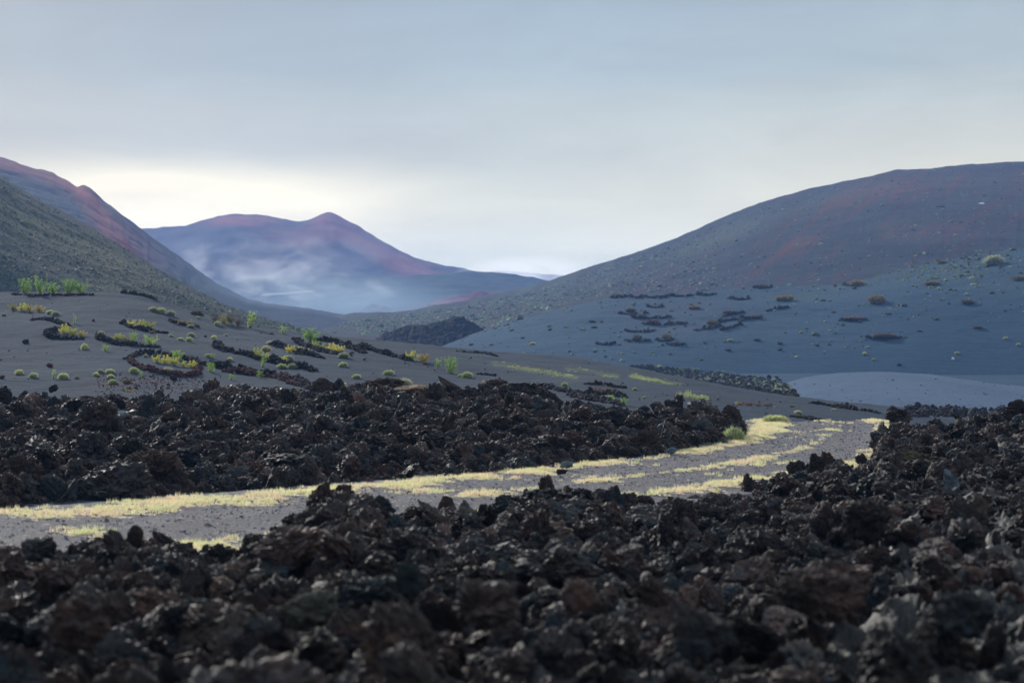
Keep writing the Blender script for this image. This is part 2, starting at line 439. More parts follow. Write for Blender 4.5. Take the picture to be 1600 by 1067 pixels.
hill('hill', [(-700, 60), (-100, 222), (0, 245), (28, 254), (60, 264), (84, 270), (90, 276), (108, 284), (120, 293), (129, 289), (140, 296), (165, 318), (200, 345), (240, 377), (300, 420), (340, 448), (380, 468), (420, 477), (470, 482), (520, 490), (560, 498), (620, 512), (700, 530)], 900, 520, -3, (-700, 760), 620, 150, hillr,
     amp=2.0, freq=.008, paint=pC, key='C', jag=.5, gully=.3, w=3, label='volcanic cone with a red jagged crest behind the green hillside at left')
def pG(px, py, V, v):
    n = np.clip(.5 + .9 * fbm(V * .006, 5), 0, 1); n2 = np.clip(.5 + 1.3 * fbm(V * np.array([.03, .004, .03]) + 7, 4), 0, 1)
    sil = np.interp(px, [900, 1050, 1200, 1280, 1400, 1600], [432, 380, 320, 298, 267, 255]); sk = np.clip(.5 + 1.1 * fbm(np.stack([px * .045 + py * .05, py * .012, 0 * px], 1), 4), 0, 1)
    r = .9 * np.exp(-((py - sil - 26) / 24) ** 2) * np.clip((px - 1180) / 160, 0, 1) + .95 * blob(px, py, 1235, 388, 55, 10, -33) * (.3 + n2) + .6 * blob(px, py, 1440, 362, 130, 16, -6) * n2 + .35 * blob(px, py, 1120, 400, 90, 30, -20) * n + .5 * blob(px, py, 1590, 330, 60, 18)
    g = .7 * blob(px, py, 1120, 372, 90, 14, -24) + .5 * blob(px, py, 1330, 300, 90, 10, -14) + .5 * (px < 960) + .5 * blob(px, py, 1320, 375, 130, 16, -10) * n2 + .25
    return dict(red=np.clip(r + .35 * sk ** 2, 0, 1) * (.45 + .5 * sk), green=np.clip(g * (.4 + .6 * n) * (1.3 - sk), 0, 1), pale=.18 * (1 - sk) ** 2 * n + .25 * blob(px, py, 1400, 370, 120, 14, -8) * n2 * n + .3 * blob(px, py, 1330, 297, 60, 7, -14) * n)
hill('hill', [(380, 540), (460, 517), (520, 504), (560, 497), (620, 490), (700, 479), (780, 465), (850, 450), (900, 432), (950, 416), (1000, 400), (1050, 381), (1120, 350), (1200, 320), (1280, 298), (1340, 283), (1400, 267), (1422, 267), (1455, 263), (1520, 256), (1600, 254), (1750, 252), (2100, 280), (2500, 340)],
     [(380, 760), (800, 900), (1100, 1000), (2500, 1000)], [(380, 440), (2500, 500)], -3, (380, 2500), 1100, 230, hillG, amp=3.5, freq=.006, paint=pG, key='G', jag=.3, gully=.15, w=11, label='broad rounded volcanic hill with reddish bands on the right')
def pH(px, py, V, v):
    n = np.clip(.5 + .9 * fbm(V * .03, 4), 0, 1)
    g = .8 * blob(px, py, 1540, 430, 110, 30) * n + .5 * blob(px, py, 1350, 440, 120, 8, -8) + .6 * blob(px, py, 1250, 465, 60, 5) * n + .08
    return dict(green=np.clip(g, 0, 1) * .6, red=.12 * blob(px, py, 1060, 490, 90, 35) * n, pale=.10 * blob(px, py, 800, 525, 60, 25) * n)
hill('hill', [(560, 585), (640, 560), (690, 541), (740, 521), (790, 503), (840, 490), (900, 473), (950, 462), (1000, 457), (1080, 455), (1200, 447), (1260, 447), (1330, 440), (1390, 425), (1450, 410), (1530, 398), (1600, 388), (1750, 365), (2200, 330)],
     [(560, 370), (1200, 390), (2200, 400)], [(560, 285), (1200, 295), (2200, 280)], -3, (560, 2200), 800, 260, sand2, amp=.8, freq=.02, paint=pH, key='H', jag=.06, convex=.5, w=13, label='cinder slope tinted haze blue-grey, dotted with stone crescents on the right')
hill('dune', [(1150, 640), (1200, 612), (1225, 598), (1260, 589), (1310, 583), (1380, 580), (1450, 583), (1520, 592), (1600, 607), (1750, 630), (2000, 650)],
     178, [(1150, 150), (1260, 122), (2000, 118)], -3, (1150, 2000), 400, 120, dune, amp=.30, freq=.04, key='I', convex=.9, w=11, back=1.2, label='smooth pale grey sand mound at the foot of the right slope', cat='dune')
def pE(px, py, V, v):
    n = np.clip(.5 + .9 * fbm(V * .004, 4), 0, 1)
    return dict(pale=.9 * blob(px, py, 430, 480, 60, 9, 12) * n + .25 * blob(px, py, 520, 487, 60, 8), red=.6 * blob(px, py, 730, 468, 80, 5, -8), green=.4 * n)
hill('hill', [(100, 470), (300, 455), (420, 440), (500, 434), (600, 434), (660, 431), (700, 426), (740, 423), (780, 424), (830, 431), (880, 441), (960, 458), (1200, 500)], 1500, 950, [(100, 4), (1200, 4)], (100, 1200), 380, 120, hillD, amp=4, freq=.005, convex=-.75, paint=pE, key='E', label='hazy blue low hill in front of the twin-peaked mountain', jag=.8)
def pD(px, py, V, v):
    r = blob(px, py, 380, 345, 50, 9) + blob(px, py, 515, 344, 30, 12) + .8 * blob(px, py, 590, 385, 75, 20, 32) + .5 * blob(px, py, 480, 370, 80, 16) + .4 * blob(px, py, 660, 415, 50, 14, 20)
    return dict(red=np.clip(.15 + 1.2 * r, 0, 1), green=.3 * blob(px, py, 420, 365, 50, 10))
hill('mountain', [(-300, 470), (60, 400), (150, 372), (205, 363), (235, 362), (290, 359), (312, 352), (335, 344), (375, 338), (400, 340), (440, 347), (478, 350), (498, 341), (515, 336), (533, 343), (570, 364), (610, 388), (650, 408), (690, 419), (730, 425), (800, 445), (900, 470), (1100, 510)], 1950, 1600, [(-300, 8), (1100, 8)], (-300, 1100), 520, 130, hillD, amp=5, freq=.004, gully=0.6, paint=pD, key='D', w=5, jag=.9, cat='mountain', label='distant twin-peaked volcanic mountain with reddish tops')
hill('mountain', [(600, 470), (720, 437), (775, 424), (805, 427), (830, 429), (850, 432), (880, 434), (930, 450), (1100, 480)], 2900, 2450, [(600, 10), (1100, 10)], (600, 1100), 200, 50, hillD, amp=6, freq=.003, key='X', w=9, cat='mountain', label='faintest farthest ridge almost lost in mist at the valley end')

# small red cinder mounds and the pale track far down the valley
def mound(name, cx, cy, wpx, hpx, d, mat, label, red=1., jag=.2, asp=.8, sub=70):
    w = wpx / F * d / 2; h = hpx / F * d; x0 = (cx - 800) / F * d
    z0 = EYE + (HZ - cy) / F * d
    a = np.linspace(-1, 1, sub); XX, YY = np.meshgrid(a, a, indexing='ij')
    r = np.sqrt(XX ** 2 + YY ** 2)
    Pn = np.stack([XX.ravel() * 3, YY.ravel() * 3, np.full(r.size, cx)], 1)
    Zm = (np.clip(1 - r, -.2, 1) ** 1 if True else 0) * (1 + .5 * fbm(Pn, 4).reshape(r.shape)) + jag * ridged(Pn * 2.5, 3).reshape(r.shape) * np.clip(1.2 - r, 0, 1) * .5
    V = np.stack([x0 + XX.ravel() * w, d + YY.ravel() * w * asp, z0 + Zm.ravel() * h], 1)
    Fc = grid_faces(sub, sub)[:, ::-1]
    o = obj(name, mesh_np(name, V, Fc, mat, True, dict(red=np.full(len(V), red), green=np.zeros(len(V)), pale=np.zeros(len(V)))))
    tag(o, label, 'hill', None, 'structure'); return o
mound('hill', 745, 474, 150, 17, ray(745, 474, ['E']).y, hillD, 'small reddish cinder mound far down the valley, the larger one', .55, .1)
mound('hill', 586, 487, 70, 12, ray(586, 487, ['E']).y, hillD, 'small reddish cinder mound far down the valley, the smaller one on the left', .35, .1)
pts = [ray(x, y, ['E']) for x, y in ((408, 463), (425, 462), (445, 460.5), (465, 459), (490, 457))]
m_track = mat_flat('pale_dirt', (.10, .10, .10), (.16, .16, .16), .02)
tv = []
for p in pts: tv += [(p.x, p.y - 7, p.z + .2), (p.x, p.y + 7, p.z + 1.8)]
tf = [(2 * i, 2 * i + 2, 2 * i + 3, 2 * i + 1) for i in range(len(pts) - 1)]
tag(obj('path', mesh_np('path', np.array(tv), np.array(tf), m_track)), 'thin pale track crossing the hazy far plain', 'path', None, 'structure')

# ------------------------------------------------------------------ road
def gp(px, py, z=0.):                      # point of the z-level plane seen at a pixel
    d = (EYE - z) * F / (py - HZ); return ((px - 800) / F * d, d)
rc = [gp(*p) for p in ((-500, 960), (-200, 895), (0, 857), (250, 825), (640, 790), (860, 765), (1000, 748), (1100, 735), (1190, 721), (1250, 706), (1288, 690), (1292, 675), (1292, 663))]
rc = [(p[0], p[1], w) for p, w in zip(rc, [2.35] * 8 + [2.2, 2.0, 1.8, 1.7, 1.65])]
x, y = rc[-1][0], rc[-1][1]
rc += [(x + .1, y + 4, 1.7), (x, y + 9, 1.7)]
rc = np.array(rc)
t = np.zeros(len(rc)); t[1:] = np.cumsum(np.hypot(*np.diff(rc[:, :2], axis=0).T))
T = np.arange(0, t[-1], .12)
RC = np.stack([np.interp(T, t, rc[:, k]) for k in range(3)], 1)
kk = np.hanning(41); kk /= kk.sum()
RC = np.stack([np.convolve(np.pad(RC[:, k], 20, mode='edge'), kk, 'valid') for k in range(3)], 1)
tn = np.gradient(RC[:, :2], axis=0); tn /= np.linalg.norm(tn, axis=1, keepdims=True); nn = np.stack([-tn[:, 1], tn[:, 0]], 1)
U = np.linspace(-1.5, 1.9, 60)
RX = RC[:, 0, None] + nn[:, 0, None] * U[None] * RC[:, 2, None]; RY = RC[:, 1, None] + nn[:, 1, None] * U[None] * RC[:, 2, None]
def terr_z(xs, ys):
    return np.array([drop(a, b, ['A']) if b > 62 else 0. for a, b in zip(xs, ys)])
RZ = np.zeros(RX.size); far_m = RY.ravel() > 62
RZ[far_m] = [(drop(a, b, ['A']) or 0) for a, b in zip(RX.ravel()[far_m], RY.ravel()[far_m])]
Pn = np.stack([RX.ravel(), RY.ravel(), np.zeros(RX.size)], 1)
un = np.tile(U, len(RC))
rut = -.03 * (np.exp(-((np.abs(un) - .5) / .22) ** 2)) + .03 * np.exp(-(un / .15) ** 2) + .03 * np.exp(-((np.abs(un) - 1.05) / .18) ** 2)
ef = np.clip(np.minimum(un + 1.5, 1.9 - un) / .35, 0, 1); RZ = RZ + .006 + ef * (.035 + rut + .012 * fbm(Pn * 3, 4))
RV = np.stack([RX.ravel(), RY.ravel(), RZ], 1)
n1 = fbm(Pn * np.array([1.1, 1.1, 1]), 4); n2 = fbm(Pn * 3.3 + 9, 3)
along = RY.ravel()
wl = np.interp(along, [24, 34, 40, 52, 58], [.62, .50, .26, .18, .34]); cl_ = np.interp(along, [24, 34, 40], [1.42, 1.28, 1.04])
side = np.where(un > 0, np.exp(-np.abs((un - cl_) / wl) ** 3), np.exp(-np.abs((-un - 1.05) / .24) ** 3))
mid = np.exp(-((un + .02) / .11) ** 2) * np.clip((along - 26) / 8, .5, 1) * np.where(along > 52, .45, 1)
mid2 = 0
n3 = fbm(Pn * np.array([.45, .45, 1]) + 5, 2)
mossv = np.clip(.88 * side + .66 * mid + .45 * n1 + .35 * n2 + .60 * n3 - .40, 0, 1)
m_road, nt = new_mat('gravel_road'); n = N(nt); vec = n.add('ShaderNodeNewGeometry').outputs['Position']
gcol = n.ramp(n.noise(vec, 22, 5, .75), [(.32, (.035, .035, .041)), (.5, (.125, .125, .142)), (.7, (.34, .33, .36))])
gcol = n.mix(n.ramp(n.noise(vec, 1.2, 5, .6), [(.4, 0.), (.65, .45)]), gcol, (.14, .115, .11))
moss = n.ramp(n.noise(vec, 1.6, 6, .7), [(.3, (.70, .44, .34)), (.44, (.92, .72, .56)), (.56, (.92, .82, .58)), (.68, (.72, .77, .44))])
moss = n.mix(n.ramp(n.noise(vec, 16, 5, .7), [(.34, .9), (.56, 0.)]), moss, (.20, .145, .11))
fac = n.math('ADD', n.attr('moss'), n.math('MULTIPLY', n.math('SUBTRACT', n.noise(vec, 4.5, 9, .8), .5), 3.4))
col = n.mix(n.ramp(fac, [(.32, 0.), (.46, 1.)]), gcol, moss)
n.out(col, .9, n.bump(n.noise(vec, 28, 5, .75), 1., .05), .2)
o = obj('road', mesh_np('road', RV, grid_faces(len(RC), len(U))[:, ::-1], m_road, True, dict(moss=mossv))); surf('road', RV, grid_faces(len(RC), len(U))[:, ::-1])
tag(o, 'gravel track with mossy yellow-green edges and centre strip curving between lava fields', 'road', None, 'structure')
# loose stones on the road and short dry ground cover along its edges
sel = RNG.random(len(RV)) < .35; idx = np.nonzero(sel & (np.abs(un) < 1.3))[0]
idx = RNG.choice(idx, 26000); pos = RV[idx] + RNG.normal(0, .06, (len(idx), 3)) * [1, 1, 0]
s = RNG.gamma(1.3, .0075, len(idx)) + .004
V, Fc = merge([rock_verts(90 + k, 1, .5, (1, .8, .6)) for k in range(4)], pos, RNG.uniform(0, 6.28, (len(idx), 3)), np.repeat(s[:, None], 3, 1), RNG.integers(0, 4, len(idx)))
tag(obj('gravel', mesh_np('gravel', V, Fc, mat_flat('road_stone', (.07, .07, .08), (.42, .41, .44), 9))), 'loose small stones strewn over the gravel track', 'gravel', None, 'stuff')
def blades(n, h, w, spread, lean=.5, seed=0):
    r = np.random.default_rng(seed); V = []; Fc = []
    for i in range(n):
        a = r.uniform(0, 6.28); rad = spread * math.sqrt(r.random()); x, y = rad * math.cos(a), rad * math.sin(a)
        hh = h * r.uniform(.5, 1.1); b = r.uniform(0, 6.28); l = lean * hh * r.random()
        wx, wy = w * math.cos(b), w * math.sin(b); k = len(V)
        V += [(x - wx, y - wy, 0), (x + wx, y + wy, 0), (x + l * math.sin(b), y - l * math.cos(b), hh)]; Fc.append((k, k + 1, k + 2))
    return np.array(V, np.float32), np.array(Fc)
tuft = [blades(14, .05, .007, .06, .9, k) for k in range(4)]; tuft += [blades(22, .09, .008, .09, .8, 7), blades(16, .07, .006, .05, .5, 8)]
pr = np.clip(mossv, 0, 1) ** 1.5; pr /= pr.sum(); idx = RNG.choice(len(RV), 15000, p=pr)
pos = RV[idx] + RNG.normal(0, .05, (len(idx), 3)) * [1, 1, 0]; s = RNG.uniform(.35, 1.2, len(idx))
V, Fc = merge(tuft, pos, RNG.uniform(0, 6.28, (len(idx), 3)) * [0, 0, 1], np.repeat(s[:, None], 3, 1), RNG.integers(0, 6, len(idx)))
tag(obj('ground_cover', mesh_np('ground_cover', V, Fc, mat_leaf('verge_tufts', (.88, .72, .52), (.78, .80, .46), 1.3, .45))), 'short dry yellow-green growth along the track edges', 'ground cover', None, 'stuff')

# ------------------------------------------------------------------ lava fields
def road_dist(x, y):
    out = np.empty(len(x))
    C = RC[::6, :2]; W_ = RC[::6, 2]
    for a in range(0, len(x), 20000):
        d = np.hypot(x[a:a + 20000, None] - C[None, :, 0], y[a:a + 20000, None] - C[None, :, 1]) / W_[None]; out[a:a + 20000] = d.min(1)
    return out
def lava_height(which, px, d):
    x = (px - 800) / F * d; P = np.stack([x, d, np.zeros_like(x)], 1)
    if which == 'near':
        dc = interp(NEAR_DC, px); zc = EYE + (HZ - interp(NEAR_SIL, px)) / F * dc - interp([(-600, .28), (420, .20), (560, .06), (850, .10), (980, .0), (1365, .06), (1385, .14), (1600, .08)], px)
        t = np.clip((d - 6) / (dc - 6), 0, 1); base = .85 * (1 - t) + zc * t
        lo = np.clip((px - 1100) / 300, 0, 1) * np.sin(np.pi * t) * .1
        base = base - lo
        fall = np.clip((dc + 1.6 - d) / 1.6, 0, 1); fall = fall * fall * (3 - 2 * fall)
        a = .20 + .06 * np.sin(np.pi * t)
    else:
        dc = interp(MID_DC, px); zc = EYE + (HZ - interp(MID_SIL, px)) / F * dc - .40
        df = interp(MID_DF, px)
        t = np.clip((d - df) / (dc - df), 0, 1); base = zc * (1 - (1 - t) ** 2.2) + .18 * np.sin(np.pi * t)
        fall = np.clip((dc + 9 - d) / 9, 0, 1) * np.clip((d - df + .2) / 1.2, 0, 1)
        fall = fall * np.clip((px + 700) / 200, 0, 1)
        a = .22 * np.clip((d - df) / 4, .25, 1)
    h = base + a * fbm(P * .75, 3) - .35 * a * ridged(P * 1.5 + 4, 3)
    return h * fall - (1 - fall) * .12, x
NEAR_SIL = [(-600, 880), (-100, 868), (0, 864), (60, 862), (100, 846), (200, 833), (240, 832), (290, 843), (350, 850), (400, 826), (440, 815), (500, 785), (560, 790), (620, 806), (690, 806), (740, 806), (830, 778), (900, 774), (960, 780), (1000, 800), (1060, 790), (1150, 782), (1200, 768), (1225, 745), (1260, 730), (1300, 722), (1340, 730), (1362, 716), (1374, 672), (1400, 662), (1450, 662), (1500, 662), (1540, 656), (1570, 646), (1600, 642), (1700, 636), (2100, 640)]
NEAR_DC = [(-600, 17), (-100, 19), (0, 20), (250, 21.5), (500, 24), (800, 29), (1000, 31.5), (1200, 37), (1300, 40), (1360, 44), (1380, 47), (1600, 52), (2100, 55)]
MID_SIL = [(-700, 610), (0, 607), (50, 613), (100, 615), (200, 613), (250, 618), (300, 616), (330, 604), (400, 602), (480, 604), (520, 602), (580, 596), (640, 606), (700, 606), (740, 612), (770, 602), (840, 604), (858, 622), (900, 630), (960, 634), (1000, 640), (1040, 636), (1080, 642), (1100, 645), (1135, 652), (1160, 666), (1185, 684)]
MID_DC = [(-700, 62), (0, 62), (400, 63), (800, 62), (1000, 60), (1165, 56), (1185, 55)]
MID_DF = [(-700, 26), (0, gp(0, 794)[1]), (200, gp(200, 778)[1]), (400, gp(400, 765)[1]), (520, gp(520, 757)[1]), (700, gp(700, 748)[1]), (860, gp(860, 734)[1]), (1000, gp(1000, 720)[1]), (1100, gp(1100, 708)[1]), (1140, gp(1140, 700)[1]), (1165, gp(1165, 690)[1]), (1185, gp(1185, 684)[1])]
def widen(p, d): return np.sign(p - 800) * 7 * np.clip((np.abs(p - 800) - 860) / 290, 0, 1) * np.clip((34 - d) / 20, 0, 1)
def lava_field(which, prange, nu, ds, nrocks, label, smin, smax, gam):
    px = np.linspace(prange[0], prange[1], nu); nd = len(ds)
    PX = np.repeat(px, nd); D = np.tile(ds, nu)
    if which == 'near':      # rows follow the crest
        dc = interp(NEAR_DC, PX); D = 4 + (dc + 2.4 - 4) * D
    else:
        df = interp(MID_DF, PX); dc = interp(MID_DC, PX); D = df - .3 + (dc + 9.5 - df) * D
    H, X = lava_height(which, PX, D)
    P = np.stack([X, D, H], 1)
    amp = .07
    H = H - .055 * ridged(P * 3.6, 4)
    X = X + .04 * fbm(P * 4 + 31, 2); Y = D + .05 * fbm(P * 4 + 61, 2)
    if which == 'near': X = X + widen(PX, D)
    V = np.stack([X, Y, H], 1); Fc = grid_faces(nu, nd)[:, ::-1]
    surf(which, V, Fc)
    # rocks
    rp = RNG.uniform(prange[0], prange[1], nrocks * 3)
    u = RNG.random(nrocks * 3)
    if which == 'near':
        dcc = interp(NEAR_DC, rp); d = np.sqrt(25 + (dcc ** 2 - 25) * u) ; d = 5 + (dcc + 1.2 - 5) * ((d - 5) / (dcc - 5)) ** .8
    else:
        df = interp(MID_DF, rp); dcc = interp(MID_DC, rp); d = df + (dcc + 5 - df) * u
    if which == 'near':
        k = nrocks // 5; rp[:k] = np.where(RNG.random(k) < .5, RNG.uniform(-350, -60, k), RNG.uniform(1660, 1950, k)); d[:k] = RNG.uniform(5, 30, k); d[:k] = np.minimum(d[:k], interp(NEAR_DC, rp[:k]))
    rp, d = rp[:nrocks], d[:nrocks]
    h, x = lava_height(which, rp, d)
    s = np.clip(RNG.gamma(1.15, gam, nrocks) + smin, smin, smax)
    # clusters: bigger clinker on mound tops
    cl = fbm(np.stack([x, d, np.zeros_like(x)], 1) * .8 + 77, 2); s = s * (1 + .5 * np.clip(cl, -.6, 1))
    keep = road_dist(x, d) > np.where((which == 'near') & (x > 4), 1.0, 1.22) + s * .3
    if which == 'near': x = x + widen(rp, d)
    x, d, h, s = x[keep], d[keep], h[keep], s[keep]; n = len(x)
    h = h + RNG.uniform(-.1, .6, n) * s
    asp = RNG.uniform(.7, 1.3, (n, 3))
    return V, Fc, np.stack([x, d, h], 1), RNG.uniform(0, 6.28, (n, 3)), s[:, None] * asp
V, Fc, pos, eul, scl = lava_field('near', (-350, 1950), 760, np.linspace(0, 1, 460), 29000, '', .034, .32, .046)
NEARPOS = (pos, scl)
lavabase = mat_lava('lava_bed', .5)
tag(rubble('lava_rubble', V, Fc, pos, eul, scl, lavabase), 'jumble of dark clinkery lava blocks filling the foreground below the track', 'lava field', None, 'stuff')
V, Fc, pos, eul, scl = lava_field('mid', (-500, 1172), 760, np.linspace(0, 1, 330), 30000, '', .050, .55, .060)
tag(rubble('lava_rubble', V, Fc, pos, eul, scl, lavabase), 'long bank of dark jagged lava between the track and the sand slope', 'lava field', None, 'stuff')

# valley-floor rubble and far lava mound
def scatter_rubble(cands, label, size, name='lava_rubble', mat=None, up=.0, protos=None):
    pts = [p for p in (ray(x, y, nm) for x, y, nm in cands) if p is not None]
    pos = np.array([(p.x, p.y, p.z) for p in pts]); n = len(pos)
    s = RNG.gamma(2.5, size / 2.5, n) + size * .3
    pos[:, 2] += up * s
    V, Fc = merge(protos or MIDROCK, pos, RNG.uniform(0, 6.28, (n, 3)), s[:, None] * RNG.uniform(.7, 1.3, (n, 3)), RNG.integers(0, len(protos or MIDROCK), n))
    o = obj(name, mesh_np(name, V, Fc, mat or M['wallrock'])); tag(o, label, 'lava field', None, 'stuff'); return o
c = []
for i in range(3800):
    x = random.uniform(985, 1245); lo = np.interp(x, [985, 1010, 1060, 1120, 1200, 1245], [574, 577, 590, 606, 618, 624]); hi = np.interp(x, [985, 1010, 1100, 1150, 1215, 1245], [572, 572, 580, 587, 590, 620])
    c.append((x, random.uniform(hi, max(lo, hi + 1)), ['ground', 'H', 'I']))
scatter_rubble(c, 'dark low band of lava rubble on the valley floor left of the pale mound', .11, up=.1)
c = [(random.gauss(1455, 28), random.uniform(636, 652), ['I', 'ground', 'A']) for i in range(260)] + [(random.uniform(1500, 1600), random.uniform(640, 652), ['I', 'ground', 'A']) for i in range(200)]
scatter_rubble(c, 'low dark rubble at the foot of the pale mound behind the right lava bank', .10, up=.2)
def lava_mound():
    sil = [(585, 535), (600, 524), (620, 518), (645, 514), (665, 512), (685, 508), (700, 502), (712, 496), (722, 497), (732, 503), (742, 507), (752, 515), (780, 535)]
    hill('lava_mound', sil, 425, 385, -3, (585, 780), 260, 110, mat_ground('mound_lava', (.010, .009, .012), (.006, .006, .008), (.020, .015, .018), 0, 1, s=1.), amp=.5, freq=.08, back=1., jag=.45, convex=.2, w=3, key='K', label='dark jagged lava outcrop in the gap between the slopes', cat='outcrop')
lava_mound()
# ------------------------------------------------------------------ plants, walls, boulders
TERR = ['A', 'B', 'H', 'I', 'G', 'ground', 'road']
def pxs(p): return F / p.y                      # pixels per metre there
def cushion_mesh(name, n, mat, seed, flat=.75, hair=.28, lean=0.):
    r = np.random.default_rng(seed)
    d = r.normal(size=(n, 3)); d[:, 2] = np.abs(d[:, 2]) * 1.0 - .35; d /= np.linalg.norm(d, axis=1, keepdims=True)
    lump = 1 + .22 * fbm(d * 2.2 + seed, 3)
    rad = (1 - hair) * lump * r.uniform(.55, 1, n)
    base = d * rad[:, None]; tip = d * (lump * r.uniform(.85, 1.12, n))[:, None] + r.normal(0, .07, (n, 3))
    t = np.cross(d, r.normal(size=(n, 3))); t /= np.linalg.norm(t, axis=1, keepdims=True); wd = r.uniform(.02, .045, n)[:, None]
    V = np.stack([base - t * wd, base + t * wd, tip], 1).reshape(-1, 3); V[:, 2] = np.maximum(V[:, 2] * flat + .30, -.1)
    Fc = np.arange(3 * n).reshape(-1, 3)
    CV, CF = ICO[3]; C = CV * (.74 * (1 + .22 * fbm(CV * 2.2 + seed, 3)))[:, None]; C[:, 2] = np.maximum(C[:, 2] * flat + .25, -.1)
    V = np.concatenate([V, C]); Fc = np.concatenate([Fc, CF + 3 * n])
    return mesh_np(name, V, Fc, mat)
CUSH = [cushion_mesh('cushion_shrub', 1500, M['cushion'], k, .72 + .08 * (k % 3)) for k in range(4)]
CUSHG = [cushion_mesh('cushion_shrub', 1500, M['cushion_grey'], k + 9, .7 + .1 * (k % 2)) for k in range(3)]
CUSHT = [cushion_mesh('cushion_shrub', 900, M['tan'], k + 19, .55, .5) for k in range(2)]
CUSHP = [cushion_mesh('cushion_shrub', 900, M['pink'], k + 29, .4, .5) for k in range(2)]
CUSHD = [cushion_mesh('cushion_shrub', 900, M['darkscrub'], k + 39, .5, .4) for k in range(2)]
count = 0
def shrub(px, py, wpx, label, kind='c', group='cushion shrubs on the dark sand', names=None, asp=1., cat='shrub'):
    global count; count += 1
    p = ray(px, py, names or TERR)
    if p is None: print('miss', px, py); return
    k = {'c': CUSH, 'g': CUSHG, 't': CUSHT, 'p': CUSHP, 'd': CUSHD}[kind]
    o = obj('cushion_shrub', k[count % len(k)], loc=p)
    r = wpx / 2 / pxs(p); o.scale = (r, r * random.uniform(.8, 1.1), r * asp * random.uniform(.78, 1.15)); o.rotation_euler = (0, 0, count * 1.7)
    tag(o, label, cat, group); return o
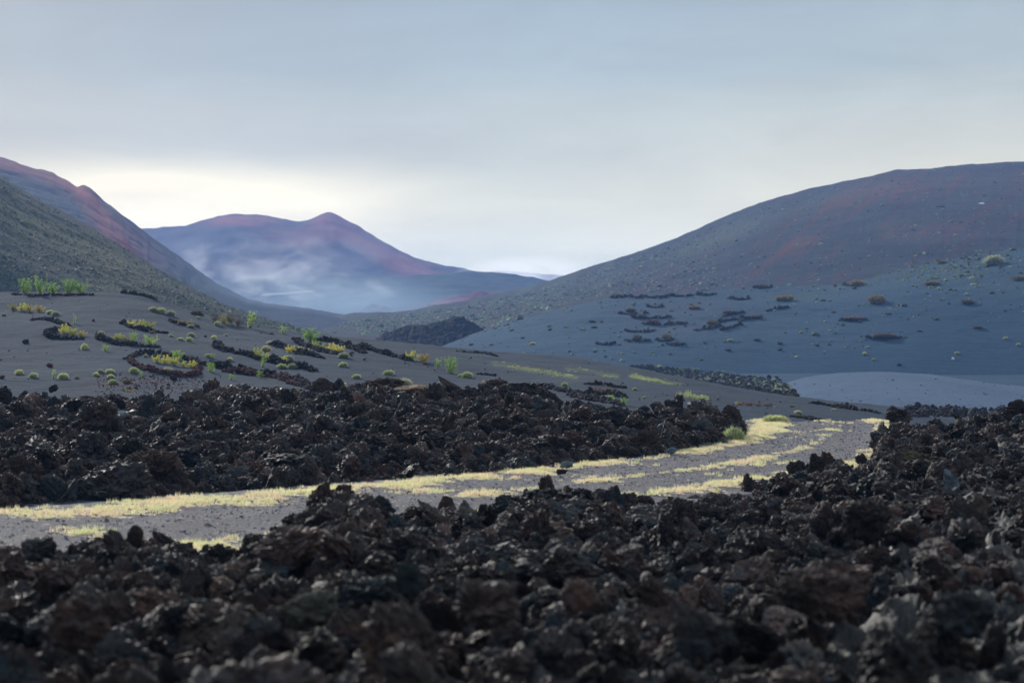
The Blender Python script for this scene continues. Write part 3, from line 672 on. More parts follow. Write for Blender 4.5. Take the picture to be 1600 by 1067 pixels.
SH = [(30, 585, 16, 'round green cushion shrub, leftmost on the bare sand above the lava bank', 'c'),
 (52, 590, 15, 'round green cushion shrub just right of the leftmost one above the lava bank', 'c'),
 (99, 592, 17, 'wide pale green cushion shrub beside a thin seedling and a small dark stump', 'c'),
 (120, 592, 9, 'dull little shrub right of the wide pale green cushion', 'g'),
 (150, 587, 11, 'small cushion shrub at the left of the lower cluster', 'c'),
 (157, 582, 10, 'small greyish cushion at the back of the lower cluster', 'g'),
 (172, 583, 16, 'largest round green cushion of the lower cluster', 'c'),
 (173, 590, 11, 'small cushion right below the largest one of the lower cluster', 'c'),
 (176, 600, 15, 'lowest round cushion of the lower cluster, nearest the lava', 'c'),
 (198, 599, 18, 'pale yellowish cushion shrub on the reddish gravel patch', 't'),
 (209, 582, 15, 'round cushion shrub between the lower cluster and the big stone ring', 'c'),
 (261, 584, 20, 'large pale cushion growing against the red front of the big stone ring', 'g'),
 (227, 558, 8, 'little shrub on the left rim of the big stone ring', 'g'),
 (132, 546, 14, 'round cushion shrub in the open sand below the left crescent walls', 'c'),
 (6, 494, 9, 'tiny dark green cushion at the left edge of the picture', 'g'),
 (78, 490, 14, 'left one of two round shrubs right of the brown vine row', 'c'),
 (87, 493, 14, 'right one of two round shrubs right of the brown vine row', 'g'),
 (239, 486, 15, 'uppermost shrub of the diagonal trio on the open slope', 'g'),
 (252, 489, 16, 'middle shrub of the diagonal trio on the open slope', 'c'),
 (267, 493, 15, 'lowest shrub of the diagonal trio on the open slope', 'g'),
 (340, 509, 13, 'round cushion shrub below the brown bush row near the crest', 'c'),
 (357, 509, 9, 'small cushion shrub right of the round one below the brown bush row', 'c'),
 (298, 512, 14, 'cushion shrub at the right end of the small reddish wall', 'g'),
 (299, 526, 13, 'taller grey-green cushion below the small reddish wall', 'g'),
 (282, 532, 11, 'left lower cushion of the group under the small reddish wall', 'c'),
 (296, 534, 12, 'right lower cushion of the group under the small reddish wall', 'c'),
 (334, 530, 11, 'lone cushion shrub in the sand right of the small reddish wall group', 'c'),
 (353, 525, 7, 'tiny dark shrub above the long dark crescent wall', 'g'),
 (267, 526, 9, 'little cushion at the right tip of the wall with ochre vines', 'c'),
 (238, 521, 11, 'small brownish cushion among stones below the ochre vines', 't'),
 (325, 558, 10, 'small cushion right of the sparse seedling above the big stone ring', 'c'),
 (359, 563, 9, 'small cushion in the open sand left of the long dark crescent wall', 'c'),
 (158, 523, 12, 'brownish round shrub at the left end of the wall with green bushes', 'g'),
 (309, 497, 6, 'tiny pale shrub below the bright green bush on the crest', 'c'),
 (310, 621, 11, 'small yellow-green shrub peeping over the lava bank edge', 'c'),
 (424, 539, 17, 'grey-green cushion behind the short middle wall', 'g'),
 (416, 549, 17, 'grey-green cushion left of the short middle wall', 'g'),
 (450, 563, 21, 'large grey cushion shrub in front of the yellow vine patch', 'g'),
 (457, 576, 17, 'grey cushion shrub at the end of the long crescent wall', 'g'),
 (440, 575, 18, 'fresh green low cushion at the foot of the yellow vines', 'c'),
 (536, 573, 15, 'round green cushion on the open sand between the long walls and the lava', 'c'),
 (557, 591, 14, 'round green cushion low on the open sand behind the lava boulders', 'c'),
 (607, 586, 20, 'broad olive cushion alone in the middle of the open sand', 'c'),
 (730, 590, 17, 'pale green cushion right of the bright leafy bush', 'c'),
 (720, 588, 9, 'small cushion touching the left side of the pale green one', 'c'),
 (632, 604, 26, 'wide pale blue-green cushion just behind the lava crest', 'g'),
 (534, 604, 14, 'pale cushion peeping between two dark lava boulders', 'c'),
 (537, 559, 20, 'olive cushion at the lower end of the yellow-green vine row', 'g'),
 (550, 552, 9, 'small brown shrub against the long dark wall', 't'),
 (664, 569, 10, 'little brown tuft right of the yellowish leafy bush', 't'),
 (739, 611, 9, 'left one of two tiny cushions behind the lava crest', 'c'),
 (750, 613, 8, 'right one of two tiny cushions behind the lava crest', 'c'),
 (424, 522, 8, 'tiny brown shrub on the slope crest beside a sapling', 't'),
 (882, 604, 11, 'right cushion of the pair above the dark terrace wall', 'c'),
 (862, 607, 10, 'left cushion of the pair above the dark terrace wall', 'c'),
 (992, 610, 9, 'small cushion on smooth sand above the dark lava knob', 'c'),
 (1007, 622, 7, 'tiny cushion on smooth sand just left of the dark lava knob', 'c'),
 (847, 584, 5, 'dark speck of a shrub inside the pale green strip', 'g'),
 (1247, 646, 13, 'pale shrub in the sand beyond the crest of the track', 'c'),
 (1302, 641, 7, 'tiny cushion in front of the long low dark wall by the mound', 'c'),
 (1237, 636, 9, 'faint shrub on the sand left of the long low dark wall', 't')]
for a in SH: shrub(a[0], a[1], a[2], a[3], a[4], names=['A'])
shrub(1146, 690, 38, 'large olive spiky bush at the end of the lava bank beside the track', 'c', 'roadside bushes', ['road', 'A'], .95)
shrub(1212, 660, 42, 'wide flat olive bush where the track goes over the crest', 'c', 'roadside bushes', ['road', 'A'], .62)
# far shrubs on the right slope
FS = [(1370, 474, 30, 'biggest tawny bush standing alone on the right slope', 't', 1.5), (1553, 413, 34, 'largest green bush near the top right of the right slope', 'g', .9),
 (1085, 483, 24, 'tawny low bush between the ring walls of the right slope', 't', .8), (1113, 507, 24, 'orange-brown low bush at the two thin walls', 't', .8),
 (1226, 470, 34, 'tawny bush row left of the ridge dip on the right slope', 't', .7), (1340, 447, 32, 'yellow-tan bush behind a dark wall on the ridge', 't', .8),
 (1456, 445, 30, 'ochre flat bush below the ridge on the right slope', 't', .6), (1512, 475, 24, 'pinkish dry bush on the upper right slope', 'p', .8),
 (1528, 513, 18, 'pinkish dry bush lower down near the right edge', 'p', .8), (1592, 438, 24, 'olive bush cut by the right edge of the picture', 't', .8),
 (1472, 411, 16, 'small tan bush on the skyline of the right slope', 't', .8), (1190, 449, 26, 'dark low bush on the skyline above the ring walls', 'p', .7),
 (965, 464, 22, 'pinkish dry bush inside the leftmost ring wall of the top row', 'p', .8), (985, 487, 20, 'pinkish dry bush in the second row of ring walls', 'p', .9),
 (1002, 497, 22, 'pale pinkish bush in the third row of ring walls', 'p', .8), (1020, 506, 26, 'grey-pink bush in the widest of the middle ring walls', 'p', .9),
 (996, 529, 20, 'olive tan bush in the lowest left ring wall', 't', .9), (1042, 529, 20, 'tan bush in the lowest middle ring wall', 't', .9),
 (1055, 537, 16, 'pale tan tuft above the lowest curved wall', 'p', .8), (1060, 505, 14, 'small dry bush in the ring wall right of the widest one', 'p', .9),
 (1138, 490, 22, 'pinkish bush above the long thin slanting wall', 'p', .7), (1180, 497, 26, 'tan and pink bush row along the slanting wall', 'p', .7),
 (1335, 500, 36, 'faded grey-pink flat bush left of the walled ring', 'p', .45), (1382, 528, 44, 'broad grey-pink bush filling the big lone stone ring', 'p', .55),
 (1351, 554, 8, 'tiny green tuft below the lone stone ring, left one', 'c', 1), (1365, 563, 6, 'tiny green tuft below the lone stone ring, lower one', 'c', 1),
 (1405, 571, 8, 'tiny dull tuft just above the top of the pale mound', 'd', 1), (1495, 553, 8, 'tiny green tuft right above the white speck', 'c', 1),
 (1571, 530, 8, 'tiny pale tuft near the right edge', 'c', 1), (1591, 540, 9, 'tiny green tuft nearest the right edge', 'c', 1),
 (1510, 461, 6, 'tiny pale tuft above the upper pinkish bush', 'c', 1), (1467, 452, 7, 'small pale tuft under the ochre flat bush', 'c', 1),
 (1219, 538, 9, 'small olive tuft on the open slope above the valley rubble', 'd', 1), (1251, 520, 7, 'tiny tuft in the open slope left of the lone stone ring', 'c', 1),
 (1277, 541, 7, 'tiny dull tuft halfway between valley rubble and lone stone ring', 'd', 1), (1244, 559, 6, 'lowest tiny tuft on the slope above the dark rubble', 'c', 1),
 (1141, 533, 12, 'low green tuft right of the ring walls', 'c', .6), (1183, 532, 14, 'low olive tuft further right of the ring walls', 'd', .6), (1138, 548, 12, 'low green tuft below the ring walls at right', 'd', .6),
 (1030, 575, 8, 'bright green tuft on the edge of the dark valley rubble', 'c', 1), (859, 516, 8, 'small tuft on the left shoulder of the right slope', 'd', .7), (925, 503, 12, 'dark low tuft left of the ring walls', 'd', .5), (832, 538, 12, 'pale low tuft low on the left shoulder', 'c', .5), (930, 550, 8, 'small dark tuft under the left thin wall', 'd', .6)]
for a in FS: shrub(a[0], a[1], a[2], a[3], a[4], 'shrubs on the right slope', ['H'], a[5])

def leafy_meshes(seed, n_stem=9, n_leaf=900, mat=None, wide=.5, ls=.05):
    r = np.random.default_rng(seed); V, Fc, LV, LF = [], [], [], []
    tips = []
    for i in range(n_stem):
        a = r.uniform(0, 6.28); rad = wide * math.sqrt(r.random()); b = np.array([rad * .12 * math.cos(a), rad * .12 * math.sin(a), 0]); t = np.array([rad * math.cos(a), rad * math.sin(a), r.uniform(.45, 1.)])
        m = (b + t) / 2 + r.normal(0, .05, 3); tips.append((b, m, t))
        k = len(V)
        for q, rr in ((b, .014), (m, .010), (t, .004)):
            for c in range(3): V.append(q + rr * np.array([math.cos(c * 2.1), math.sin(c * 2.1), 0]))
        for lv in range(2):
            for c in range(3): Fc.append((k + lv * 3 + c, k + lv * 3 + (c + 1) % 3, k + lv * 3 + 3 + (c + 1) % 3, k + lv * 3 + 3 + c))
    for j in range(n_leaf):
        b, m, t = tips[r.integers(len(tips))]; u = r.uniform(.25, 1.05); q = (b * (1 - u) + t * u) + (m - (b + t) / 2) * (1 - abs(2 * u - 1)) + r.normal(0, .055, 3) * (1.2 - .5 * u)
        d1 = r.normal(size=3); d1 /= np.linalg.norm(d1); d2 = np.cross(d1, r.normal(size=3)); d2 /= np.linalg.norm(d2); s = ls * r.uniform(.5, 1.1)
        k = len(LV); LV += [q - d1 * s, q + d2 * s * .45, q + d1 * s, q - d2 * s * .45]; LF.append((k, k + 1, k + 2, k + 3))
    LV = np.array(LV); LV[:, 2] = np.maximum(LV[:, 2], .01)
    return mesh_np('stems', np.array(V), np.array(Fc), M['stem']), mesh_np('foliage', LV, np.array(LF), mat)
LEAFY = {}
for key, mat, nl, ls, wd in (('green', M['green'], 900, .045, .42), ('vine', M['vine'], 1500, .05, .6), ('brown', M['vinebrown'], 1400, .05, .6), ('pink', M['pink'], 1100, .05, .6), ('sparse', M['green'], 260, .05, .3)):
    LEAFY[key] = [leafy_meshes(hash_ * 7 + len(key), 12 if nl > 300 else 6, nl, mat, wd, ls) for hash_ in (1, 2, 3)]
def leafy(name, px, py, wpx, hpx, kind, label, cat, group, names=('A',), sx=1.):
    global count; count += 1
    p = ray(px, py, list(names))
    if p is None: print('miss', px, py); return
    s = 1 / pxs(p); e = empty(name, p + Vector((0, .1, -.02)))
    e.scale = (wpx * s * sx / (2 * {'green': .45, 'sparse': .33}.get(kind, .62)), max(wpx * .6, hpx) * s * .8, hpx * s); e.rotation_euler = (0, 0, 0)
    st, fo = LEAFY[kind][count % 3]
    obj('stems', st, e); obj('foliage', fo, e)
    tag(e, label, cat, group)
G1 = 'leafy green bushes on the slope'
for a in [(37, 459, 26, 26, 'green', 'bright green bush at the left end of the crest row'), (64, 460, 24, 32, 'green', 'tallest bright green bush of the crest row'), (82, 459, 24, 20, 'green', 'low green bush in the middle of the crest row'),
          (106, 459, 28, 24, 'green', 'bushy green bush in the right half of the crest row'), (126, 458, 26, 22, 'green', 'bright green bush at the right end of the crest row'),
          (116, 506, 9, 16, 'sparse', 'thin seedling above the white-flecked crescent wall'), (207, 536, 16, 18, 'green', 'light green bush inside the wall with two green bushes'), (236, 538, 26, 16, 'green', 'rounded light green bush at the right end of the wall with two green bushes'),
          (277, 562, 24, 18, 'green', 'pale green bush rising from the back of the big stone ring'), (328, 581, 16, 16, 'green', 'pale green bush against the dark wall right of the big stone ring'), (361, 594, 14, 14, 'sparse', 'sparse green seedling in front of the lower wall above the lava'),
          (219, 590, 12, 14, 'sparse', 'sparse seedling right of the lower cluster of cushions'), (82, 592, 10, 16, 'sparse', 'sparse seedling beside the small dark stump'), (164, 549, 18, 15, 'sparse', 'feathery pale seedling in the open sand below the left walls'),
          (320, 490, 36, 30, 'green', 'airy bright green bush on the skyline, tallest of the crest'), (390, 513, 24, 28, 'sparse', 'bright green sapling at the right end of the crest bushes'), (442, 522, 16, 18, 'sparse', 'thin sapling on the crest right of the bush rows'),
          (485, 535, 34, 26, 'green', 'airy green bush on top of the dark wall with yellow-green vines'), (703, 584, 26, 28, 'green', 'bright leafy bush alone in the sand behind the horn-shaped rock'), (684, 576, 14, 22, 'sparse', 'sparse seedling left of the bright leafy bush'),
          (975, 633, 15, 15, 'green', 'brightest green bush at the end of the dark terrace wall'), (952, 625, 18, 9, 'green', 'low yellow-green bush left of the brightest green one'), (12, 0, 0, 0, '', ''),
          (332, 560, 10, 12, 'sparse', 'sparse seedling between the big stone ring and the long crescent wall'), (885, 611, 14, 6, 'green', 'flat bright green patch in the dark terrace wall'), (410, 574, 16, 20, 'sparse', 'yellow-green seedling left of the red wall above the lava'), (405, 590, 14, 16, 'sparse', 'low yellow-green seedling on the red wall above the lava')]:
    if a[2]: leafy('leafy_bush', *a[:5], a[5], 'bush', G1)
G2 = 'low vines growing in the stone crescents'
VN = [('vine', 'yellow'), ('brown', 'ochre')]
def row(x0, y0, x1, y1, n, h, kinds, what):
    for i in range(n):
        t = (i + .5) / n; k = kinds[i % len(kinds)]; nm = {'vine': 'yellow-green', 'brown': 'rust-tinged', 'pink': 'dry pinkish', 'green': 'fresh green'}[k]
        pos = '' if n == 1 else ['left end', 'right end'][i > 0] if n == 2 else ['left end', 'middle', 'right end'][i] if n == 3 else ['left end', 'left middle', 'right middle', 'right end'][i] if n == 4 else ['left end', 'left middle', 'centre', 'right middle', 'right end'][i]
        lab = ('%s vine clump ' % nm) + ('in ' if not pos else 'at the %s of ' % pos if 'place' not in pos and 'middle' not in pos and 'centre' not in pos else 'in the %s of ' % pos) + what
        leafy('vine_clump', x0 + (x1 - x0) * t, y0 + (y1 - y0) * t + random.uniform(-.6, .6), (x1 - x0) / n * 1.5, h * random.uniform(.85, 1.2), k, lab, 'vine', G2)
row(14, 485, 68, 489, 4, 13, ['brown', 'vine', 'brown', 'brown'], 'the vine row below the crest bushes')
row(93, 521, 134, 527, 3, 14, ['vine', 'vine', 'brown'], 'the white-flecked crescent wall')
row(176, 530, 207, 532, 2, 9, ['vine', 'brown'], 'the wall with two green bushes')
row(200, 510, 242, 514, 3, 11, ['vine', 'vine', 'vine'], 'the wall above the two green bushes')
row(238, 566, 306, 576, 5, 13, ['vine'], 'the big stone ring')
row(278, 505, 298, 507, 1, 8, ['brown'], 'the small reddish wall')
row(330, 503, 378, 510, 4, 15, ['pink', 'brown', 'pink', 'pink'], 'the brown bush row on the crest')
row(393, 556, 448, 572, 4, 13, ['vine'], 'the long dark crescent wall')
row(446, 550, 486, 555, 3, 12, ['vine'], 'the short middle wall')
row(484, 543, 538, 553, 4, 13, ['vine'], 'the upper dark wall')
row(635, 562, 668, 567, 2, 15, ['vine', 'brown'], 'the right end of the long straight wall')
row(918, 616, 958, 616, 2, 12, ['pink'], 'the dark terrace wall')
row(1150, 632, 1208, 636, 4, 7, ['pink'], 'the sandy patch beyond the lava knob')
row(196, 612, 208, 613, 1, 7, ['brown'], 'the reddish gravel patch above the lava')

def wall(pts, h, label, mat='wallrock', names=('A',), thick=.45, sz=.15, cat='wall', protos=None, dz=0., group='low dry stone walls on the slopes'):
    P3 = [ray(x, y, list(names)) for x, y in pts]; P3 = [p for p in P3 if p]
    if len(P3) < 2: print('miss wall', pts); return
    pos, s = [], []
    L = sum((b - a).length for a, b in zip(P3, P3[1:]))
    h *= .62 if names[0] == 'A' else .75; sz *= .66 if names[0] == 'A' else .7; thick *= .7
    n = max(8, int(L * thick * h / sz ** 3 * .5)); n = min(n, 1600)
    seg = [(b - a).length for a, b in zip(P3, P3[1:])]; cum = np.cumsum([0] + seg)
    for i in range(n):
        u = random.random() * L; k = min(np.searchsorted(cum, u, 'right') - 1, len(seg) - 1); f = (u - cum[k]) / max(seg[k], 1e-6); p = P3[k].lerp(P3[k + 1], f)
        hh = h * (.8 + .35 * math.sin(u * 1.3 + pts[0][0]) * math.sin(u * .41)) * min(1, .35 + min(u, L - u) / (.12 * L + .01))
        t = random.random(); z = t * hh
        if math.sin(u * 1.9 + pts[0][1]) + math.sin(u * .83 + pts[0][0]) < -.5: z *= .45
        pos.append((p.x + random.gauss(0, thick * .28 * (1.3 - t)), p.y + random.gauss(0, thick * .28 * (1.3 - t)), p.z + z + dz)); s.append(sz * random.uniform(.6, 1.35))
    pos = np.array(pos); s = np.array(s); o0 = np.array(P3[0])
    V, Fc = merge(protos or SMALLROCK, pos - o0, RNG.uniform(0, 6.28, (n, 3)), s[:, None] * RNG.uniform(.7, 1.3, (n, 3)), RNG.integers(0, 6, n))
    o = obj('stone_wall', mesh_np('stone_wall', V, Fc, M[mat]), loc=tuple(o0)); tag(o, label, cat, group, 'thing'); return o
wall([(165, 455), (190, 458), (215, 461), (240, 467)], .38, 'low dark wall on the skyline of the sand slope')
wall([(48, 501), (62, 499), (85, 503), (100, 507), (108, 510)], .30, 'thin dark curved wall below the vine row at left')
wall([(93, 515), (72, 522), (78, 528), (105, 530), (130, 530)], .42, 'white-flecked dark crescent wall holding ochre vines')
wall([(155, 524), (154, 531), (175, 536), (205, 540), (230, 542), (246, 543)], .42, 'dark wall with two light green bushes')
wall([(191, 504), (205, 513), (225, 517), (245, 520), (262, 521)], .34, 'dark wall with a fringe of yellow vines above the two green bushes')
wall([(265, 501), (272, 505), (290, 509), (310, 511)], .30, 'small reddish stone wall left of the brown bush row', 'redrock')
wall([(205, 566), (202, 560), (212, 554), (240, 554), (270, 557), (295, 562), (310, 570)], .38, 'dark back half of the big stone ring')
wall([(203, 562), (212, 572), (235, 580), (265, 586), (295, 589), (307, 585), (310, 574)], .42, 'red front half of the big stone ring', 'redrock')
wall([(292, 562), (320, 570), (350, 577), (385, 583), (430, 588), (470, 600), (482, 608)], .62, 'long dark wall running from the big stone ring toward the lava bank')
wall([(352, 581), (375, 584), (400, 588), (440, 592), (470, 604)], .45, 'reddish lower wall just above the lava bank', 'redrock')
wall([(342, 537), (336, 543), (352, 550), (385, 556), (420, 566), (455, 573), (494, 580)], .62, 'long dark crescent wall with yellow vines in the middle of the slope')
wall([(420, 539), (445, 545), (470, 554), (490, 557), (504, 560)], .52, 'short dark middle wall behind the yellow vine patch')
wall([(458, 530), (470, 538), (500, 549), (530, 555), (548, 556)], .40, 'upper dark wall edged with yellow-green vines')
wall([(490, 531), (530, 537), (550, 545), (568, 552)], .50, 'thick dark wall right behind the yellow-green vines')
wall([(537, 541), (570, 546), (600, 553), (625, 559), (641, 564)], .48, 'long straight dark wall running right from the vines')
wall([(300, 491), (315, 492), (331, 495)], .34, 'short dark wall under the airy bush on the skyline', 'redrock')
wall([(22, 460), (50, 463), (90, 461), (145, 461)], .18, 'line of brown stones under the crest bushes', 'redrock')
wall([(850, 607), (880, 612), (910, 617), (932, 616)], .40, 'upper dark terrace wall behind the right end of the lava bank')
wall([(893, 618), (920, 624), (950, 630), (972, 634)], .40, 'lower dark terrace wall ending at the brightest green bush')
wall([(940, 613), (958, 617), (975, 622)], .30, 'short dark terrace wall right of the dry pinkish bush')
wall([(912, 600), (945, 601), (978, 607)], .16, 'low dark stones standing in for a shadowed ditch above the terrace walls')  # stones added to give the dark strip of a shadowed ditch
wall([(1240, 651), (1262, 655), (1290, 659)], .20, 'short low dark wall beyond the crest of the track')
wall([(1266, 630), (1300, 635), (1335, 641), (1372, 646)], .30, 'long low dark wall at the left foot of the pale mound')
wall([(745, 585), (760, 586), (776, 588)], .10, 'thin dark stone line in the sand left of the flat-topped lava block')
wall([(715, 549), (735, 551), (760, 553), (775, 557)], .16, 'low dark stone line near the crest behind the bright leafy bush', group='low dry stone walls on the slopes')
# ring walls of the right slope, each a half buried crescent
RW = [(965, 464, 26, 'leftmost ring wall of the top row'), (994, 464, 18, 'small second ring wall of the top row'), (1025, 464, 34, 'wide third ring wall of the top row with pale growth inside'), (1063, 462, 34, 'wide fourth ring wall of the top row'), (1103, 460, 28, 'rightmost thin ring wall of the top row'),
      (1155, 467, 30, 'lone flat ring wall right of the top row'), (989, 490, 42, 'dark ring wall at the left of the second row'), (1023, 479, 22, 'thin dark wall between the top and second rows'), (1016, 496, 60, 'longest thin wall of the third row'),
      (1028, 506, 48, 'widest ring wall of the middle rows'), (1059, 505, 28, 'dark ring wall just right of the widest one'), (1000, 517, 46, 'open flat ring wall left below the widest one'), (997, 532, 38, 'lowest left ring wall with an olive bush'),
      (1038, 531, 24, 'lowest middle ring wall with a tan bush'), (1056, 538, 28, 'lowest curved wall with a pale tuft'), (947, 537, 28, 'thin lone wall at the lower left of the ring walls'),
      (1331, 445, 26, 'dark wall beside the yellow-tan bush on the ridge'), (1381, 528, 54, 'big lone stone ring on the right slope'), (1333, 500, 40, 'faint flat ring left above the big lone one'), (1190, 449, 30, 'dark wall on the skyline above the slanting walls')]
for x, y, wd, lab in RW:
    h = 1.1 if wd > 50 or y < 470 else .8
    wall([(x - wd / 2, y - 1), (x - wd * .42, y + 1), (x, y + 2.2), (x + wd * .42, y + 1), (x + wd / 2, y - 1)], h * .6, 'dark ' + lab if not lab.startswith(('dark', 'thin', 'big', 'faint', 'lone', 'long', 'wide', 'small', 'open', 'low', 'left', 'right')) else lab, names=('H',), thick=.9, sz=.32)
for ptsw, lab in [([(1085, 517), (1110, 514), (1127, 509)], 'short lower slanting wall right of the ring walls'), ([(1110, 507), (1128, 503), (1150, 500), (1162, 496)], 'upper slanting wall right of the ring walls'),
                  ([(1125, 517), (1145, 512), (1158, 507)], 'dark stub of wall between the two slanting walls'), ([(1155, 502), (1175, 499), (1190, 494)], 'slanting wall under the tan and pink bush row'), ([(1130, 495), (1150, 491), (1163, 488)], 'thin dark slanting wall above the tan bush row'), ([(1198, 487), (1215, 484), (1231, 480)], 'rightmost dark slanting wall on the right slope')]:
    wall(ptsw, .7, lab, names=('H',), thick=.8, sz=.32)

# fine scrub speckling far slopes (nobody could count it)
def scrub(n, fx, names, size, mat, label, seed):
    r = random.Random(seed); pts = []
    for i in range(n):
        x, y = fx(r); p = ray(x, y, names)
        if p: pts.append(p)
    protos = []
    for k in range(4):
        rr = np.random.default_rng(seed * 10 + k); V, Fc = ICO[1]; Vn = V * (1 + .5 * fbm(V * 1.7 + seed + k, 2))[:, None] * [1, 1, .6]; protos.append((Vn.astype(np.float32), Fc))
    pos = np.array([tuple(p) for p in pts]); n = len(pos); s = RNG.gamma(2.2, size / 2.2, n) + size * .2
    V, Fc = merge(protos, pos, RNG.uniform(-.3, .3, (n, 3)), s[:, None] * RNG.uniform(.7, 1.3, (n, 3)), RNG.integers(0, 4, n))
    tag(obj('scrub', mesh_np('scrub', V, Fc, mat)), label, 'scrub', None, 'stuff')
Gs = [(500, 510), (560, 500), (620, 492), (700, 481), (780, 467), (850, 452), (900, 434), (980, 407), (1050, 382), (1120, 352), (1200, 322), (1280, 300), (1400, 269), (1600, 256)]
def fG(r):
    x = r.uniform(520, 1600) if r.random() < .45 else r.uniform(560, 1120); t = interp(Gs, x); b = interp([(500, 520), (560, 522), (690, 535), (840, 488), (950, 460), (1250, 446), (1600, 388)], x); return x, t + (b - t) * r.random() ** 1.2
scrub(4200, fG, ['G', 'H', 'A'], .26, M['palescrub'], 'fine pale green scrub dotting the broad hill on the right', 1)
scrub(1500, fG, ['G', 'H', 'A'], .26, M['darkscrub'], 'fine dark scrub dotting the broad hill on the right', 2)
def fB(r):
    x = r.uniform(0, 500); t = interp([(0, 275), (130, 352), (250, 418), (350, 470), (420, 495), (500, 516)], x); b = interp([(0, 454), (140, 455), (240, 467), (300, 487), (400, 511), (500, 523)], x); return x, t + (b - t) * r.random()
scrub(5000, fB, ['B'], .10, M['darkscrub'], 'fine dark green scrub on the left hillside', 3)
scrub(5000, fB, ['B'], .11, mat_leaf('olive_scrub', (.11, .11, .05), (.19, .18, .08), .5, .2), 'fine olive and tan scrub on the left hillside', 4)
def fH(r):
    x = r.uniform(720, 1600); t = interp([(720, 530), (840, 490), (950, 462), (1080, 455), (1260, 447), (1330, 440), (1450, 410), (1600, 388)], x)
    if r.random() < .35: x = r.gauss(1500, 60); t = interp([(1260, 447), (1450, 410), (1600, 388)], x); return x, t + abs(r.gauss(0, 28))
    return x, t + r.random() ** 2 * 110
scrub(800, fH, ['H'], .16, M['palescrub'], 'scattered pale tufts speckling the blue-grey right slope', 5)
scrub(500, fH, ['H'], .22, M['darkscrub'], 'scattered dark tufts speckling the blue-grey right slope', 6)
def fJ(r): x = r.uniform(1010, 1240); return x, interp([(1010, 577), (1100, 583), (1200, 596), (1240, 608)], x) + r.uniform(-6, 12)
scrub(700, fJ, ['H', 'ground', 'I'], .14, M['palescrub'], 'blue-green scrub growing over the valley floor rubble', 7)
def fS(r): x = r.uniform(150, 320); return x, 600 + r.gauss(0, 9)
c = [(*fS(random), ['A']) for i in range(700)]
o = scatter_rubble(c, 'loose reddish gravel spread on the sand just above the lava bank', .028, 'gravel', M['redrock'], 0, SMALLROCK); o['category'] = 'gravel'
c = [(random.uniform(-20, 1250), 0, ['A']) for i in range(420)]; c = [(x, interp(A_sil, x) + random.random() * (interp([(0, 606), (800, 606), (1100, 640), (1250, 658)], x) - interp(A_sil, x)), ['A']) for x, _, _ in c]
o = scatter_rubble(c, 'small dark stones scattered thinly over the sand slope', .03, 'gravel', M['wallrock'], 0, SMALLROCK); o['category'] = 'gravel'

def fA(r):
    st = r.choice([[(770, 568), (830, 578), (900, 590)], [(885, 576), (930, 582), (965, 588)], [(985, 588), (1030, 596), (1065, 600)], [(1060, 617), (1105, 623)], [(1150, 631), (1210, 637)]])
    x = r.uniform(st[0][0], st[-1][0]); return x, interp(st, x) + r.gauss(0, 1.6)
pts = [p for p in (ray(*fA(random), ['A']) for i in range(1500)) if p and noise3(np.array([[p.x * .5, p.y * .3, 0]]))[0] > -.1]
pos = np.array([tuple(p) for p in pts]); n_ = len(pos); sA = RNG.gamma(2., .35, n_) + .35
V, Fc = merge(tuft, pos, RNG.uniform(0, 6.28, (n_, 3)) * [0, 0, 1], np.repeat(sA[:, None], 3, 1), RNG.integers(0, 6, n_))
tag(obj('ground_cover', mesh_np('ground_cover', V, Fc, mat_leaf('pale_green_tufts', (.28, .34, .16), (.48, .50, .26), 1.3, .4))), 'pale green low growth in streaks on the sand behind the lava bank', 'ground cover', None, 'stuff')
def fI(r): return r.uniform(1210, 1600), r.uniform(585, 645)
scrub(160, fI, ['I', 'H'], .045, M['darkscrub'], 'tiny dark tufts and stones peppering the pale sand mound', 8)

# individual boulders that stand out
def boulder(px, py, wpx, hpx, d, seed, label, mat='lava', rough=1., tilt=(0, 0, 0), deep=.8, cat='boulder', name='lava_boulder', sub=6, shape=None, group='standout lava boulders'):
    if group == 'standout lava boulders':
        h = ray(px, py + .2 * hpx, ['near', 'mid'])
        if h is not None: d = min(d, h.y - (.42 if 'slim' not in label else 1.1)) if d - h.y < 25 else d
        d = max(d, 8)
    V, Fc = rock_verts(200 + seed, sub, rough, (1, 1, 1))
    V = V + .02 * rough * ridged(V * 17 + seed, 3)[:, None] * V
    if shape: V = shape(V)
    lo, hi = V.min(0), V.max(0); V = (V - (lo + hi) / 2) / ((hi - lo) / 2)
    s = d / F; V = V * np.array([wpx * s / 2, wpx * s / 2 * deep, hpx * s / 2])
    if any(tilt): V = V @ rot_mats(np.array([[math.radians(t) for t in tilt]]))[0].T
    o = obj(name, mesh_np(name, V, Fc, M[mat]), loc=((px - 800) * s, d, EYE + (HZ - py) * s)); tag(o, label, cat, group); return o
def horn(V):
    z = (V[:, 2] + 1) / 2; z = np.clip(z, 0, 1); k = 1.05 - .98 * z ** .8; W = V.copy(); W[:, 0] = V[:, 0] * k - .95 * z ** 1.6 + .5 * z * (1 - z); W[:, 1] *= k; W[:, 2] = V[:, 2] * 1.2; return W
def flat_top(V): W = V.copy(); W[:, 2] = np.minimum(W[:, 2], .45 + .05 * noise3(V * 4)); W[:, 0] += .25 * W[:, 2]; return W
def arch(V): W = V.copy(); W[:, 2] = np.abs(W[:, 2]) - .55 * np.exp(-(W[:, 0] * 2.2) ** 2) * (W[:, 2] < .1); return W
def cyl(V): W = V.copy(); r = np.hypot(V[:, 0], V[:, 1]); k = np.where(r > .01, np.minimum(.42, r) / np.maximum(r, .01), 1); W[:, 0] *= k; W[:, 1] *= k; return W
